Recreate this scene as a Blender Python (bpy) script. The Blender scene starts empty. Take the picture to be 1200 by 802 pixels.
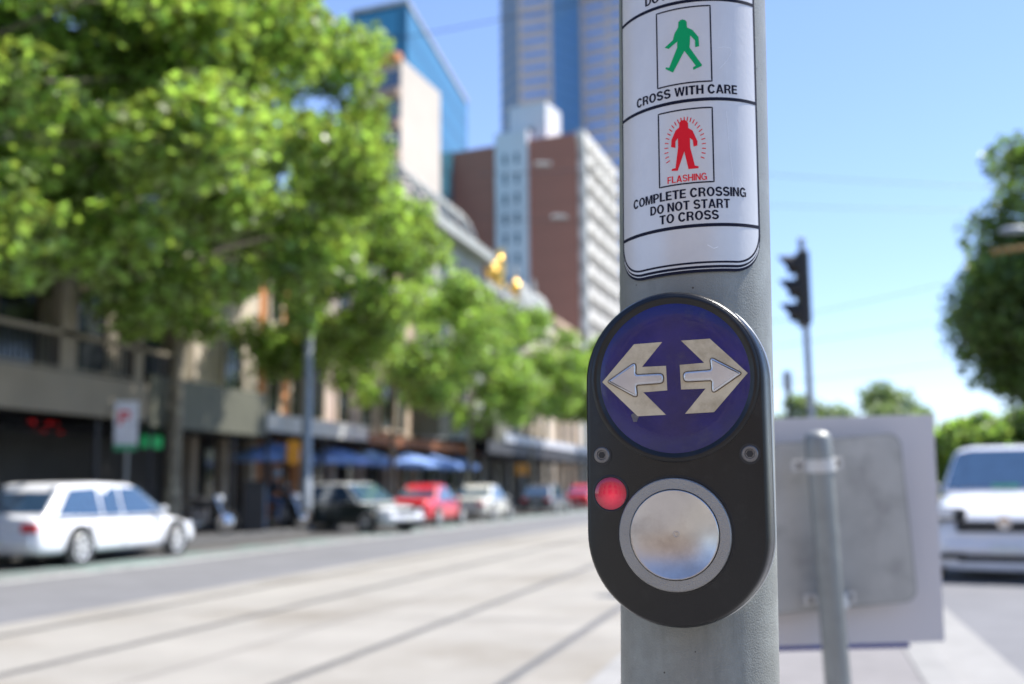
import bpy, bmesh, math, random
import numpy as np
from mathutils import Vector, Matrix
from mathutils.geometry import tessellate_polygon
random.seed(7)
R_ = math.radians
S = bpy.context.scene
COL = S.collection

# ------------------------------------------------------------------ camera
EYE = Vector((0, 0, 1.27)); FPX = 1260.0
YAW = R_(15.0); PITCH = math.atan((573 - 401) / FPX); ROLL = .0095
cd = bpy.data.cameras.new('camera'); cam = bpy.data.objects.new('camera', cd); COL.objects.link(cam)
cam.location = EYE; cam.rotation_euler = (Matrix.Rotation(YAW, 3, 'Z') @ Matrix.Rotation(R_(90) + PITCH, 3, 'X') @ Matrix.Rotation(-ROLL, 3, 'Z')).to_euler()
cd.sensor_width = 36; cd.lens = FPX / 1200 * 36; cd.clip_start = .05; cd.clip_end = 3000
cd.dof.use_dof = True; cd.dof.focus_distance = .645; cd.dof.aperture_fstop = 5.9
S.camera = cam
# ------------------------------------------------------------------ light
SUN_EL, SUN_AZ = 57.0, 36.0          # azimuth measured from +X towards +Y
sd = Vector((math.cos(R_(SUN_EL)) * math.cos(R_(SUN_AZ)), math.cos(R_(SUN_EL)) * math.sin(R_(SUN_AZ)), math.sin(R_(SUN_EL))))
w = bpy.data.worlds.new("World"); S.world = w; w.use_nodes = True
nt = w.node_tree; bg = nt.nodes['Background']
sk = nt.nodes.new('ShaderNodeTexSky'); sk.sky_type = 'NISHITA'; sk.sun_disc = False
sk.sun_elevation = R_(SUN_EL); sk.sun_rotation = R_(90 - SUN_AZ); sk.air_density = 1.0; sk.dust_density = .0; sk.ozone_density = 5.0
tn = nt.nodes.new('ShaderNodeMix'); tn.data_type = 'RGBA'; tn.blend_type = 'MULTIPLY'; tn.inputs[0].default_value = 1; tn.inputs[7].default_value = (1.2, 1.17, 1.34, 1)
gm = nt.nodes.new('ShaderNodeGamma'); gm.inputs[1].default_value = .87
nt.links.new(sk.outputs[0], gm.inputs[0]); nt.links.new(gm.outputs[0], tn.inputs[6]); nt.links.new(tn.outputs[2], bg.inputs[0]); bg.inputs[1].default_value = .10
sl = bpy.data.lights.new('sun', 'SUN'); sl.energy = 4.4; sl.angle = R_(.53); sl.color = (1, .955, .89)
so = bpy.data.objects.new('sun', sl); COL.objects.link(so); so.rotation_euler = sd.to_track_quat('Z', 'Y').to_euler()
S.view_settings.view_transform = 'Standard'; S.view_settings.look = 'None'
S.view_settings.exposure = 1.18; S.view_settings.gamma = 1; S.view_settings.use_curve_mapping = False
S.cycles.use_denoising = True; S.cycles.max_bounces = 6; S.cycles.transparent_max_bounces = 4
S.cycles.sample_clamp_indirect = 6

# pixel helpers (1200x802 photograph) used only to work out real positions
FW = Vector((-math.sin(YAW) * math.cos(PITCH), math.cos(YAW) * math.cos(PITCH), math.sin(PITCH)))
RT = Vector((math.cos(YAW), math.sin(YAW), 0)); UP = RT.cross(FW)
RT, UP = RT * math.cos(ROLL) - UP * math.sin(ROLL), UP * math.cos(ROLL) + RT * math.sin(ROLL)
def ray(px, py): return FW + RT * ((px - 600) / FPX) - UP * ((py - 401) / FPX)
def at(px, py, depth): return EYE + ray(px, py) * depth
def hor(px): return 573 - (px - 600) * ROLL
def onX(px, X):                                   # Y where image column px meets the vertical plane x = X
    r = ray(px, hor(px)); return r.y * X / r.x
def hX(px, py, X): r = ray(px, py); return EYE.z + r.z * X / r.x

# ------------------------------------------------------------------ materials
def mat(name, col, rough=.6, metal=0, var=.12, scale=6, bump=0, bscale=None, emit=None, es=0, coat=0, transl=0, spec=None, dirt=None, dscale=2, dlo=.5, dhi=.7, island=0):
    m = bpy.data.materials.new(name); m.use_nodes = True; n = m.node_tree; b = n.nodes['Principled BSDF']; L = n.links.new
    b.inputs['Roughness'].default_value = rough; b.inputs['Metallic'].default_value = metal
    b.inputs['Coat Weight'].default_value = coat; b.inputs['Coat Roughness'].default_value = .05
    if spec is not None: b.inputs['Specular IOR Level'].default_value = spec
    tc = n.nodes.new('ShaderNodeTexCoord')
    nz = n.nodes.new('ShaderNodeTexNoise'); nz.inputs['Scale'].default_value = scale; nz.inputs['Detail'].default_value = 6; nz.inputs['Roughness'].default_value = .6
    L(tc.outputs['Object'], nz.inputs['Vector'])
    mr = n.nodes.new('ShaderNodeMapRange'); mr.inputs[1].default_value = .3; mr.inputs[2].default_value = .7
    mr.inputs[3].default_value = 1 - var; mr.inputs[4].default_value = 1 + var; L(nz.outputs['Fac'], mr.inputs[0])
    mx = n.nodes.new('ShaderNodeMix'); mx.data_type = 'RGBA'; mx.blend_type = 'MULTIPLY'; mx.inputs[0].default_value = 1
    mx.inputs[6].default_value = (*col, 1); L(mr.outputs[0], mx.inputs[7]); out = mx.outputs[2]
    if island:
        ge = n.nodes.new('ShaderNodeNewGeometry'); hs = n.nodes.new('ShaderNodeHueSaturation')
        m1 = n.nodes.new('ShaderNodeMapRange'); m1.inputs[3].default_value = 1 - island; m1.inputs[4].default_value = 1 + island
        m2 = n.nodes.new('ShaderNodeMapRange'); m2.inputs[3].default_value = .47; m2.inputs[4].default_value = .52
        L(ge.outputs['Random Per Island'], m1.inputs[0]); L(ge.outputs['Random Per Island'], m2.inputs[0])
        L(m1.outputs[0], hs.inputs['Value']); L(m2.outputs[0], hs.inputs['Hue']); L(out, hs.inputs['Color']); out = hs.outputs[0]
    if dirt:
        n2 = n.nodes.new('ShaderNodeTexNoise'); n2.inputs['Scale'].default_value = dscale; n2.inputs['Detail'].default_value = 8; n2.inputs['Roughness'].default_value = .65
        mp = n.nodes.new('ShaderNodeMapping'); L(tc.outputs['Object'], mp.inputs[0]); mp.inputs['Location'].default_value = (3.1, 1.7, 5.3); L(mp.outputs[0], n2.inputs['Vector'])
        m3 = n.nodes.new('ShaderNodeMapRange'); m3.inputs[1].default_value = dlo; m3.inputs[2].default_value = dhi; L(n2.outputs['Fac'], m3.inputs[0])
        mz = n.nodes.new('ShaderNodeMix'); mz.data_type = 'RGBA'; L(m3.outputs[0], mz.inputs[0]); L(out, mz.inputs[6]); mz.inputs[7].default_value = (*dirt, 1); out = mz.outputs[2]
    L(out, b.inputs['Base Color'])
    if bump:
        n4 = n.nodes.new('ShaderNodeTexNoise'); n4.inputs['Scale'].default_value = bscale or scale * 8; n4.inputs['Detail'].default_value = 4; L(tc.outputs['Object'], n4.inputs['Vector'])
        bp = n.nodes.new('ShaderNodeBump'); bp.inputs['Strength'].default_value = bump; bp.inputs['Distance'].default_value = .002; L(n4.outputs['Fac'], bp.inputs['Height']); L(bp.outputs[0], b.inputs['Normal'])
    if emit: b.inputs['Emission Color'].default_value = (*emit, 1); b.inputs['Emission Strength'].default_value = es
    if transl:
        tr = n.nodes.new('ShaderNodeBsdfTranslucent'); ms = n.nodes.new('ShaderNodeMixShader'); ms.inputs[0].default_value = transl
        g = n.nodes.new('ShaderNodeMix'); g.data_type = 'RGBA'; g.blend_type = 'MULTIPLY'; g.inputs[0].default_value = 1; L(out, g.inputs[6]); g.inputs[7].default_value = (1.25, 1.35, .6, 1)
        L(g.outputs[2], tr.inputs[0]); L(b.outputs[0], ms.inputs[1]); L(tr.outputs[0], ms.inputs[2]); L(ms.outputs[0], n.nodes['Material Output'].inputs[0])
    return m

def stripes(name, a, bcol, axis, period, duty, rough=.3, metal=0, a2=None, ax2=None, per2=1, duty2=.1):
    """object-space bands: colour b where frac(coord/period) < duty, else a (pattern of one surface)"""
    m = mat(name, a, rough, metal); n = m.node_tree; L = n.links.new; b = n.nodes['Principled BSDF']
    tc = n.nodes.new('ShaderNodeTexCoord'); sp = n.nodes.new('ShaderNodeSeparateXYZ'); L(tc.outputs['Object'], sp.inputs[0])
    def band(ax, per, du):
        d = n.nodes.new('ShaderNodeMath'); d.operation = 'DIVIDE'; L(sp.outputs[ax], d.inputs[0]); d.inputs[1].default_value = per
        f = n.nodes.new('ShaderNodeMath'); f.operation = 'FRACT'; L(d.outputs[0], f.inputs[0])
        c = n.nodes.new('ShaderNodeMath'); c.operation = 'LESS_THAN'; L(f.outputs[0], c.inputs[0]); c.inputs[1].default_value = du; return c
    cur = b.inputs['Base Color'].links[0].from_socket
    for (ax, per, du, cc) in [(axis, period, duty, bcol)] + ([(ax2, per2, duty2, a2)] if a2 else []):
        c = band(ax, per, du); mz = n.nodes.new('ShaderNodeMix'); mz.data_type = 'RGBA'; L(c.outputs[0], mz.inputs[0]); L(cur, mz.inputs[6]); mz.inputs[7].default_value = (*cc, 1); cur = mz.outputs[2]
    L(cur, b.inputs['Base Color']); return m

M = {}
M['asphalt'] = mat('asphalt', (.15, .15, .158), .85, var=.13, scale=1.1, dirt=(.12, .12, .124), dscale=.35, dlo=.5, dhi=.75)
M['slab'] = mat('tram_concrete', (.27, .255, .228), .85, var=.12, scale=.8, dirt=(.185, .165, .135), dscale=.45, dlo=.48, dhi=.74)
M['concrete'] = mat('concrete', (.25, .245, .235), .9, var=.12, scale=3, bump=.4)
M['paver'] = mat('pavers', (.19, .18, .178), .9, var=.12, scale=4)
M['stonekerb'] = mat('bluestone_kerb', (.1, .1, .1), .8, var=.2, scale=2)
M['footpath'] = mat('bluestone', (.06, .06, .06), .75, var=.2, scale=1.5)  # dark stone, its colour deepened further for the tree and awning shade
M['grass'] = mat('grass', (.06, .1, .03), .9, var=.3, scale=1)
M['rail'] = mat('rail_steel', (.17, .16, .155), .45, .5)
M['groove'] = mat('rail_groove', (.2, .195, .185), .8, var=.2, scale=3)
M['joint'] = mat('slab_joint', (.2, .185, .17), .9)
M['green_paint'] = mat('green_bike_paint', (.12, .2, .175), .8, var=.2, scale=2, dirt=(.16, .165, .165), dscale=.9, dlo=.4, dhi=.55)
M['white_paint'] = mat('white_line_paint', (.62, .62, .6), .8, var=.15, scale=2, dirt=(.26, .26, .26), dscale=2.2, dlo=.5, dhi=.66)
M['cream'] = mat('cream_render', (.6, .52, .42), .85, scale=.7, dirt=(.42, .36, .28), dscale=.6)
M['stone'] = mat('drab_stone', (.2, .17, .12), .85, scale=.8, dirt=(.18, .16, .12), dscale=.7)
M['orange'] = mat('terracotta_render', (.6, .26, .11), .85, scale=.7)
M['tan'] = mat('sandstone', (.52, .38, .26), .85, scale=.6, dirt=(.38, .28, .2), dscale=.5)
M['pink'] = mat('pink_render', (.5, .4, .36), .85, scale=.6)
M['greystone'] = mat('grey_stone', (.36, .37, .35), .8, scale=.5, dirt=(.24, .26, .25), dscale=.4)
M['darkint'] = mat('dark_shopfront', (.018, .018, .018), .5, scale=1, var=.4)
M['darkmetal'] = mat('dark_metal', (.03, .03, .033), .45, .3)
M['glassdark'] = mat('dark_window_glass', (.03, .035, .04), .08)
M['glassblue'] = mat('blue_car_glass', (.03, .065, .12), .03, spec=1.0, coat=1)
M['awngrey'] = mat('awning_grey', (.42, .42, .4), .6)
M['awndrab'] = mat('awning_drab', (.1, .1, .07), .7, scale=1)
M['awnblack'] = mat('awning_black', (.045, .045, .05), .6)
M['umb'] = mat('blue_canvas', (.24, .38, .78), .8, transl=.2)
for nn, cc in (('white', (.78, .79, .82)), ('darkgreen', (.02, .03, .027)), ('silver', (.5, .5, .48)), ('red', (.62, .015, .03)), ('champ', (.6, .58, .52)), ('grey', (.1, .1, .11))):
    M['car_' + nn] = mat('car_paint_' + nn, cc, .35, 0, var=.02, coat=.9)
M['tyre'] = mat('rubber', (.02, .02, .02), .8)
M['rim'] = mat('alloy', (.7, .7, .7), .35, .4)
M['blackpl'] = mat('black_plastic', (.02, .02, .02), .5)
M['taillamp'] = mat('red_lens', (.6, .01, .02), .2, coat=1)
M['headlamp'] = mat('clear_lens', (.7, .72, .75), .08, .3, coat=1)
M['plate'] = mat('number_plate', (.7, .72, .68), .4)
M['plategreen'] = mat('number_plate_green', (.05, .3, .15), .4)
M['chrome'] = mat('chrome', (.7, .7, .72), .12, 1)
M['bark'] = mat('plane_bark', (.16, .14, .1), .85, var=.35, scale=5, dirt=(.36, .33, .24), dscale=3, dlo=.55, dhi=.62)
M['leafA'] = mat('plane_leaf', (.235, .32, .095), .36, var=.2, island=.75, transl=.55)
M['leafB'] = mat('young_leaf', (.25, .35, .115), .36, var=.2, island=.7, transl=.55)
M['leafC'] = mat('elm_leaf', (.15, .22, .07), .45, var=.2, island=.5, transl=.45)
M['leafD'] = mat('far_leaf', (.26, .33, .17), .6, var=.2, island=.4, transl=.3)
M['galv'] = mat('galvanised', (.27, .28, .265), .5, .4, var=.15, scale=9, dirt=(.18, .185, .18), dscale=7)
M['lamppost'] = mat('lamp_post_grey', (.3, .33, .36), .5, .3)
M['orangebox'] = mat('orange_panel', (.75, .3, .01), .5)
M['gold'] = mat('gilding', (.8, .5, .12), .25, 1)
M['skin'] = mat('skin', (.5, .3, .22), .6); M['denim'] = mat('denim', (.08, .12, .22), .9); M['jacket'] = mat('dark_jacket', (.02, .025, .035), .8)
M['greyhelmet'] = mat('grey_helmet', (.22, .25, .29), .3, coat=.5)

# ------------------------------------------------------------------ object helpers
def tag(o, label=None, cat=None, group=None, kind=None):
    if label: o['label'] = label
    if cat: o['category'] = cat
    if group: o['group'] = group
    if kind: o['kind'] = kind
    return o
def empty(name, loc=(0, 0, 0), rz=0, label=None, cat=None, group=None):
    o = bpy.data.objects.new(name, None); COL.objects.link(o); o.location = loc; o.rotation_euler = (0, 0, rz); o.empty_display_size = .2
    return tag(o, label, cat, group)
class MB:
    def __init__(s): s.v = []; s.f = []
    def add(s, v, f):
        k = len(s.v); s.v += [tuple(p) for p in v]; s.f += [tuple(i + k for i in q) for q in f]; return s
    def box(s, x0, x1, y0, y1, z0, z1, mtx=None):
        v = [(x, y, z) for z in (z0, z1) for x, y in ((x0, y0), (x1, y0), (x1, y1), (x0, y1))]
        if mtx is not None: v = [mtx @ Vector(p) for p in v]
        return s.add(v, [(3, 2, 1, 0), (4, 5, 6, 7), (0, 1, 5, 4), (1, 2, 6, 5), (2, 3, 7, 6), (3, 0, 4, 7)])
    def prism(s, foot, z0, z1):
        n = len(foot); v = [(x, y, z0) for x, y in foot] + [(x, y, z1) for x, y in foot]
        return s.add(v, [tuple(reversed(range(n))), tuple(range(n, 2 * n))] + [(i, (i + 1) % n, n + (i + 1) % n, n + i) for i in range(n)])
    def tube(s, pts, rad, seg=10, cap=True):
        pts = [Vector(p) for p in pts]; n = len(pts); rr = rad if hasattr(rad, '__len__') else [rad] * n; v = []; f = []
        px = None
        for i, p in enumerate(pts):
            d = (pts[min(i + 1, n - 1)] - pts[max(i - 1, 0)]).normalized()
            if px is None: px = d.orthogonal().normalized()
            px = (px - d * px.dot(d)).normalized(); py = d.cross(px)
            for k in range(seg):
                a = 2 * math.pi * k / seg; v.append(p + (px * math.cos(a) + py * math.sin(a)) * rr[i])
        for i in range(n - 1):
            for k in range(seg):
                f.append((i * seg + k, i * seg + (k + 1) % seg, (i + 1) * seg + (k + 1) % seg, (i + 1) * seg + k))
        if cap: f += [tuple(reversed(range(seg))), tuple(range((n - 1) * seg, n * seg))]
        return s.add(v, f)
    def lathe(s, prof, seg=24, mtx=None, sx=1, sy=1):            # profile (radius, height) about +Z
        v = []; f = []; n = len(prof)
        for r, h in prof:
            for k in range(seg):
                a = 2 * math.pi * k / seg; v.append(Vector((r * math.cos(a) * sx, r * math.sin(a) * sy, h)))
        if mtx is not None: v = [mtx @ p for p in v]
        for i in range(n - 1):
            for k in range(seg): f.append((i * seg + k, i * seg + (k + 1) % seg, (i + 1) * seg + (k + 1) % seg, (i + 1) * seg + k))
        f += [tuple(reversed(range(seg))), tuple(range((n - 1) * seg, n * seg))]
        return s.add(v, f)
    def ball(s, c, r, seg=12, rings=8, sc=(1, 1, 1)):
        m = Matrix.Translation(c) @ Matrix.Diagonal((*sc, 1))
        return s.lathe([(r * math.sin(math.pi * i / rings) + 1e-5, -r * math.cos(math.pi * i / rings)) for i in range(rings + 1)], seg, m)
    def build(s, name, m, parent=None, smooth=False, bevel=0, seg=2):
        me = bpy.data.meshes.new(name); me.from_pydata(s.v, [], s.f); me.materials.append(m); me.update()
        if smooth:
            for p in me.polygons: p.use_smooth = True
            try: me.set_sharp_from_angle(angle=R_(38))
            except Exception: pass
        o = bpy.data.objects.new(name, me); COL.objects.link(o)
        if parent: o.parent = parent
        if bevel:
            b = o.modifiers.new('bevel', 'BEVEL'); b.width = bevel; b.segments = seg; b.limit_method = 'ANGLE'; b.angle_limit = R_(30)
            for p in me.polygons: p.use_smooth = True
            b.harden_normals = True
        return o
def rot(ax, deg): return Matrix.Rotation(R_(deg), 4, ax)
def T(x, y, z): return Matrix.Translation((x, y, z))

# ------------------------------------------------------------------ setting: ground, road, tracks
def sheet(name, x0, x1, y0, y1, z, m):
    o = MB().add([(x0, y0, z), (x1, y0, z), (x1, y1, z), (x0, y1, z)], [(0, 1, 2, 3)]).build(name, m); o['kind'] = 'structure'; return o
sheet('ground', -900, 900, -400, 1600, -.012, M['grass'])
sheet('road', -14.6, 9.0, -60, 420, 0, M['asphalt'])
sheet('tram_track_bed', -7.6, -1.35, -60, 420, .004, M['slab'])
for x in (-1.95, -3.4, -5.5, -7.0):
    sheet('rail_groove', x - .06, x + .055, -60, 420, .008, M['groove'])
    o = MB().box(x - .035, x + .02, -60, 420, .009, .013).build('tram_rail', M['rail']); o['kind'] = 'structure'
sheet('slab_joint', -4.46, -4.44, -60, 420, .008, M['joint'])
jm = MB()
for k in range(-2, 26):
    y = 1.2 + k * 4.6
    jm.add([(-7.6, y, .0075), (-1.36, y, .0075), (-1.36, y + .02, .0075), (-7.6, y + .02, .0075)], [(0, 1, 2, 3)])
o = jm.build('cross_joints', M['joint']); o['kind'] = 'structure'
sheet('bike_lane', -12.5, -11.32, -60, 300, .004, M['green_paint'])
sheet('shaded_parking_lane', -14.6, -12.5, -60, 300, .004, mat('shade_dark_asphalt', (.07, .068, .066), .85, var=.25, scale=2))  # parking strip coloured darker to stand in for tree and awning shade
sheet('white_lane_line', -11.25, -11.12, -60, 300, .005, M['white_paint'])
for x0, x1, nm in ((-14.95, -14.6, 'kerb'), (9.0, 9.3, 'kerb')):
    o = MB().box(x0, x1, -60, 420, -.1, .135).build(nm, M['stonekerb'], bevel=.02); o['kind'] = 'structure'
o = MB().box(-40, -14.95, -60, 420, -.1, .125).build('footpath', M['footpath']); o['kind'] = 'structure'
o = MB().box(9.3, 14, -60, 420, -.1, .125).build('footpath', M['concrete']); o['kind'] = 'structure'
# median island with a pale kerb and gutter
o = MB().box(-1.1, .62, -8, 20, -.1, .125).build('traffic_island', M['paver']); o['kind'] = 'structure'
for x0, x1 in ((-1.3, -1.1), (.62, .85)):
    o = MB().box(x0, x1, -8.2, 20.2, -.1, .13).build('island_kerb', M['concrete'], bevel=.02); o['kind'] = 'structure'
sheet('gutter', .85, 1.35, -8, 24, .004, M['concrete'])

# ------------------------------------------------------------------ FOREGROUND: crossing pole
PC = Vector((-.0688, .7285)); PR = .0508; LEAN = .0205
vv = -PC.normalized(); ee = Vector((-vv.y, vv.x))
if ee.dot(Vector((1, 0))) < 0: ee = -ee
def onpole(s_mm, z, r):                      # arc millimetres right of the camera-facing line, height, radius
    ph = (s_mm - (z - 1.27) * 11) / 1000 / .0523
    ax = Vector((PC.x + LEAN * (z - 1.27), PC.y))
    p = ax + (vv * math.cos(ph) + ee * math.sin(ph)) * r
    return (p.x, p.y, z)
def pole_mat():
    m = mat('pole_paint', (.245, .248, .222), .45, .25, var=.1, scale=22, bump=.25, bscale=900, dirt=(.31, .32, .29), dscale=16, dlo=.5, dhi=.64)
    n = m.node_tree; L = n.links.new; b = n.nodes['Principled BSDF']; cur = b.inputs['Base Color'].links[0].from_socket
    tc = n.nodes.new('ShaderNodeTexCoord'); mp = n.nodes.new('ShaderNodeMapping'); mp.inputs['Scale'].default_value = (1, 1, .22); L(tc.outputs['Object'], mp.inputs[0])
    nz = n.nodes.new('ShaderNodeTexNoise'); nz.inputs['Scale'].default_value = 30; nz.inputs['Detail'].default_value = 8; nz.inputs['Roughness'].default_value = .7; L(mp.outputs[0], nz.inputs['Vector'])
    mr = n.nodes.new('ShaderNodeMapRange'); mr.inputs[1].default_value = .5; mr.inputs[2].default_value = .66; mr.inputs[4].default_value = .6; L(nz.outputs['Fac'], mr.inputs[0])
    mz = n.nodes.new('ShaderNodeMix'); mz.data_type = 'RGBA'; L(mr.outputs[0], mz.inputs[0]); L(cur, mz.inputs[6]); mz.inputs[7].default_value = (.165, .168, .152, 1); cur = mz.outputs[2]
    vo = n.nodes.new('ShaderNodeTexVoronoi'); vo.inputs['Scale'].default_value = 85; L(tc.outputs['Object'], vo.inputs['Vector'])
    le = n.nodes.new('ShaderNodeMath'); le.operation = 'LESS_THAN'; le.inputs[1].default_value = .055; L(vo.outputs['Distance'], le.inputs[0])
    md = n.nodes.new('ShaderNodeMix'); md.data_type = 'RGBA'; L(le.outputs[0], md.inputs[0]); L(cur, md.inputs[6]); md.inputs[7].default_value = (.07, .06, .05, 1); L(md.outputs[2], b.inputs['Base Color'])
    # specular varies with the stains
    m5 = n.nodes.new('ShaderNodeMapRange'); m5.inputs[3].default_value = .36; m5.inputs[4].default_value = .6; L(nz.outputs['Fac'], m5.inputs[0]); L(m5.outputs[0], b.inputs['Roughness'])
    return m
pb = MB(); v = []; f = []; NS = 96
zs = [.125, .6, 1.0, 1.27, 1.6, 2.2, 3.4]
pole = empty('crossing_pole', (PC.x, PC.y, .125), 0, 'stout grey galvanised pole carrying the crossing button and sign in the foreground', 'pole')
for z in zs:
    for k in range(NS):
        a = 2 * math.pi * k / NS; v.append((LEAN * (z - 1.27) + PR * math.cos(a), PR * math.sin(a), z - .125))
for i in range(len(zs) - 1):
    for k in range(NS): f.append((i * NS + k, i * NS + (k + 1) % NS, (i + 1) * NS + (k + 1) % NS, (i + 1) * NS + k))
f.append(tuple(range((len(zs) - 1) * NS, len(zs) * NS)))
pb.add(v, f); pb.build('shaft', pole_mat(), pole, smooth=True)
MB().lathe([(.11, 0), (.11, .012), (.06, .014)], 32, T(LEAN * -1.14, 0, 0)).build('base_plate', M['galv'], pole, smooth=True)
bm_ = MB()
for k in range(4):
    a = k * math.pi / 2 + .7; bm_.lathe([(.012, .012), (.012, .03), (.006, .034)], 6, T(-.0125 + .086 * math.cos(a), .086 * math.sin(a), 0)).build('anchor_bolt', M['galv'], pole); bm_ = MB()
MB().ball((LEAN * 2.13, 0, 3.275), .0515, 24, 8, (1, 1, .4)).build('pole_cap', M['galv'], pole, smooth=True)

# ------------------------------------------------------------------ instruction sign wrapped on the pole
SK = .000034 / (math.pi / 180 * .0523 * 1000)     # the sign is stuck on slightly askew
def sp(s, z, r): return onpole(s, z + s * SK, r)
def wrap(name, m, quads, parent, r):
    mb = MB()
    for q in quads: mb.add([sp(s, z, r) for s, z in q], [tuple(range(len(q)))])
    return mb.build(name, m, parent, smooth=False)
def ribbon(pts, wd, closed=False, step=1.5):
    """quads following a polyline in (s mm, z m); wd in mm"""
    P = []
    n = len(pts); rng = range(n if closed else n - 1)
    for i in rng:
        a, b = pts[i], pts[(i + 1) % n]; L = math.hypot(b[0] - a[0], (b[1] - a[1]) * 1000); k = max(1, int(L / step))
        for j in range(k): P.append((a[0] + (b[0] - a[0]) * j / k, a[1] + (b[1] - a[1]) * j / k))
    if not closed: P.append(pts[-1])
    m = len(P); off = []
    for i in range(m):
        a = P[(i - 1) % m] if (closed or i > 0) else P[i]; b = P[(i + 1) % m] if (closed or i < m - 1) else P[i]
        dx, dz = b[0] - a[0], (b[1] - a[1]) * 1000; l = math.hypot(dx, dz) or 1; nx, nz = -dz / l, dx / l
        off.append(((P[i][0] + nx * wd / 2, P[i][1] + nz * wd / 2000), (P[i][0] - nx * wd / 2, P[i][1] - nz * wd / 2000)))
    return [(off[i][0], off[(i + 1) % m][0], off[(i + 1) % m][1], off[i][1]) for i in range(m if closed else m - 1)]
def rrect(s0, s1, z0, z1, r, n=8):
    P = []
    for cx, cz, a0 in ((s1 - r, z1 - r / 1000, 0), (s0 + r, z1 - r / 1000, 90), (s0 + r, z0 + r / 1000, 180), (s1 - r, z0 + r / 1000, 270)):
        for k in range(n + 1):
            a = R_(a0 + 90 * k / n); P.append((cx + r * math.cos(a), cz + r / 1000 * math.sin(a)))
    return P
def fill_cols(s0, s1, zlo, zhi, n=60, rows=1):
    q = []
    for i in range(n):
        a = s0 + (s1 - s0) * i / n; b = s0 + (s1 - s0) * (i + 1) / n
        q.append(((a, zlo(a)), (b, zlo(b)), (b, zhi(b)), (a, zhi(a))))
    return q
def sign_mat():
    m = mat('sign_aluminium', (.68, .665, .645), .33, .15, var=.04, scale=40, bump=.05, bscale=300)
    n = m.node_tree; L = n.links.new; b = n.nodes['Principled BSDF']; cur = b.inputs['Base Color'].links[0].from_socket
    tc = n.nodes.new('ShaderNodeTexCoord'); mp = n.nodes.new('ShaderNodeMapping'); mp.inputs['Scale'].default_value = (120, 120, 9); mp.inputs['Rotation'].default_value = (.3, .5, 0); L(tc.outputs['Object'], mp.inputs[0])
    nz = n.nodes.new('ShaderNodeTexNoise'); nz.inputs['Scale'].default_value = 1.6; nz.inputs['Detail'].default_value = 5; L(mp.outputs[0], nz.inputs['Vector'])
    mr = n.nodes.new('ShaderNodeMapRange'); mr.inputs[1].default_value = .66; mr.inputs[2].default_value = .74; mr.inputs[4].default_value = .5; L(nz.outputs['Fac'], mr.inputs[0])
    mz = n.nodes.new('ShaderNodeMix'); mz.data_type = 'RGBA'; L(mr.outputs[0], mz.inputs[0]); L(cur, mz.inputs[6]); mz.inputs[7].default_value = (.66, .66, .66, 1); L(mz.outputs[2], b.inputs['Base Color'])
    return m
M['sign'] = sign_mat()
M['ink'] = mat('navy_black_ink', (.007, .008, .022), .6, spec=.2); M['redink'] = mat('red_ink', (.8, .012, .025), .6, spec=.2); M['greenink'] = mat('green_ink', (.0, .36, .12), .6, spec=.2)
sign = empty('instruction_sign', (0, 0, 0), 0, 'curved white pedestrian crossing instruction sign with green and red walking figures', 'sign')
def ZZ(z): return 1.2705 + (z - 1.27) * 1.0174
S0, S1, ZB, ZT = -57.3, 52, ZZ(1.4018), 1.86
RC = 24
def lo(S0, S1, ZB, RC):
    def f(s):
        d = max(0, S0 + RC - s, s - (S1 - RC)); d = min(d, RC); return ZB + (RC - math.sqrt(RC * RC - d * d)) / 1000
    return f
wrap('backing_edge', M['ink'], fill_cols(S0, S1, lo(S0, S1, ZB, RC), lambda s: ZT, 90), sign, PR + .0011)
wrap('face_plate', M['sign'], fill_cols(S0 + .9, S1 - .9, lo(S0 + .9, S1 - .9, ZB + .0042, 22), lambda s: ZT - .001, 90), sign, PR + .0014)
RP = PR + .00152
LR = (S0 + 1.7, S1 - 1.7)
outl = [p for p in rrect(S0 + 1.7, S1 - 1.7, ZB + .0062, ZT - .003, 21, 14)]
wrap('border_line', M['ink'], ribbon(outl, 1.3, True), sign, RP)
wrap('rim_line', M['sign'], ribbon([(s, lo(S0 + .6, S1 - .6, ZB + .0022, 23)(s)) for s in np.linspace(S0 + 2.2, S1 - 2.2, 50)], .55), sign, PR + .00125)
for z in (1.4316, 1.5134, 1.5800, 1.6617):
    z = ZZ(z); wrap('divider_line', M['ink'], ribbon([(LR[0], z), (LR[1], z)], 2.2), sign, RP)
def fshift(z): return (z - 1.27) * 11            # cancel the lean term so columns line up as on the sign
for (s0, s1, z0, z1) in ((-20.3, 15.6, 1.5252, 1.5758), (-20.2, 15.3, 1.4593, 1.5078), (-20.3, 15.8, 1.6050, 1.6560)):
    z0, z1 = ZZ(z0), ZZ(z1); wrap('pictogram_frame', M['ink'], ribbon([(s0, z0), (s1, z0), (s1, z1), (s0, z1)], .95, True), sign, RP)
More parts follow.
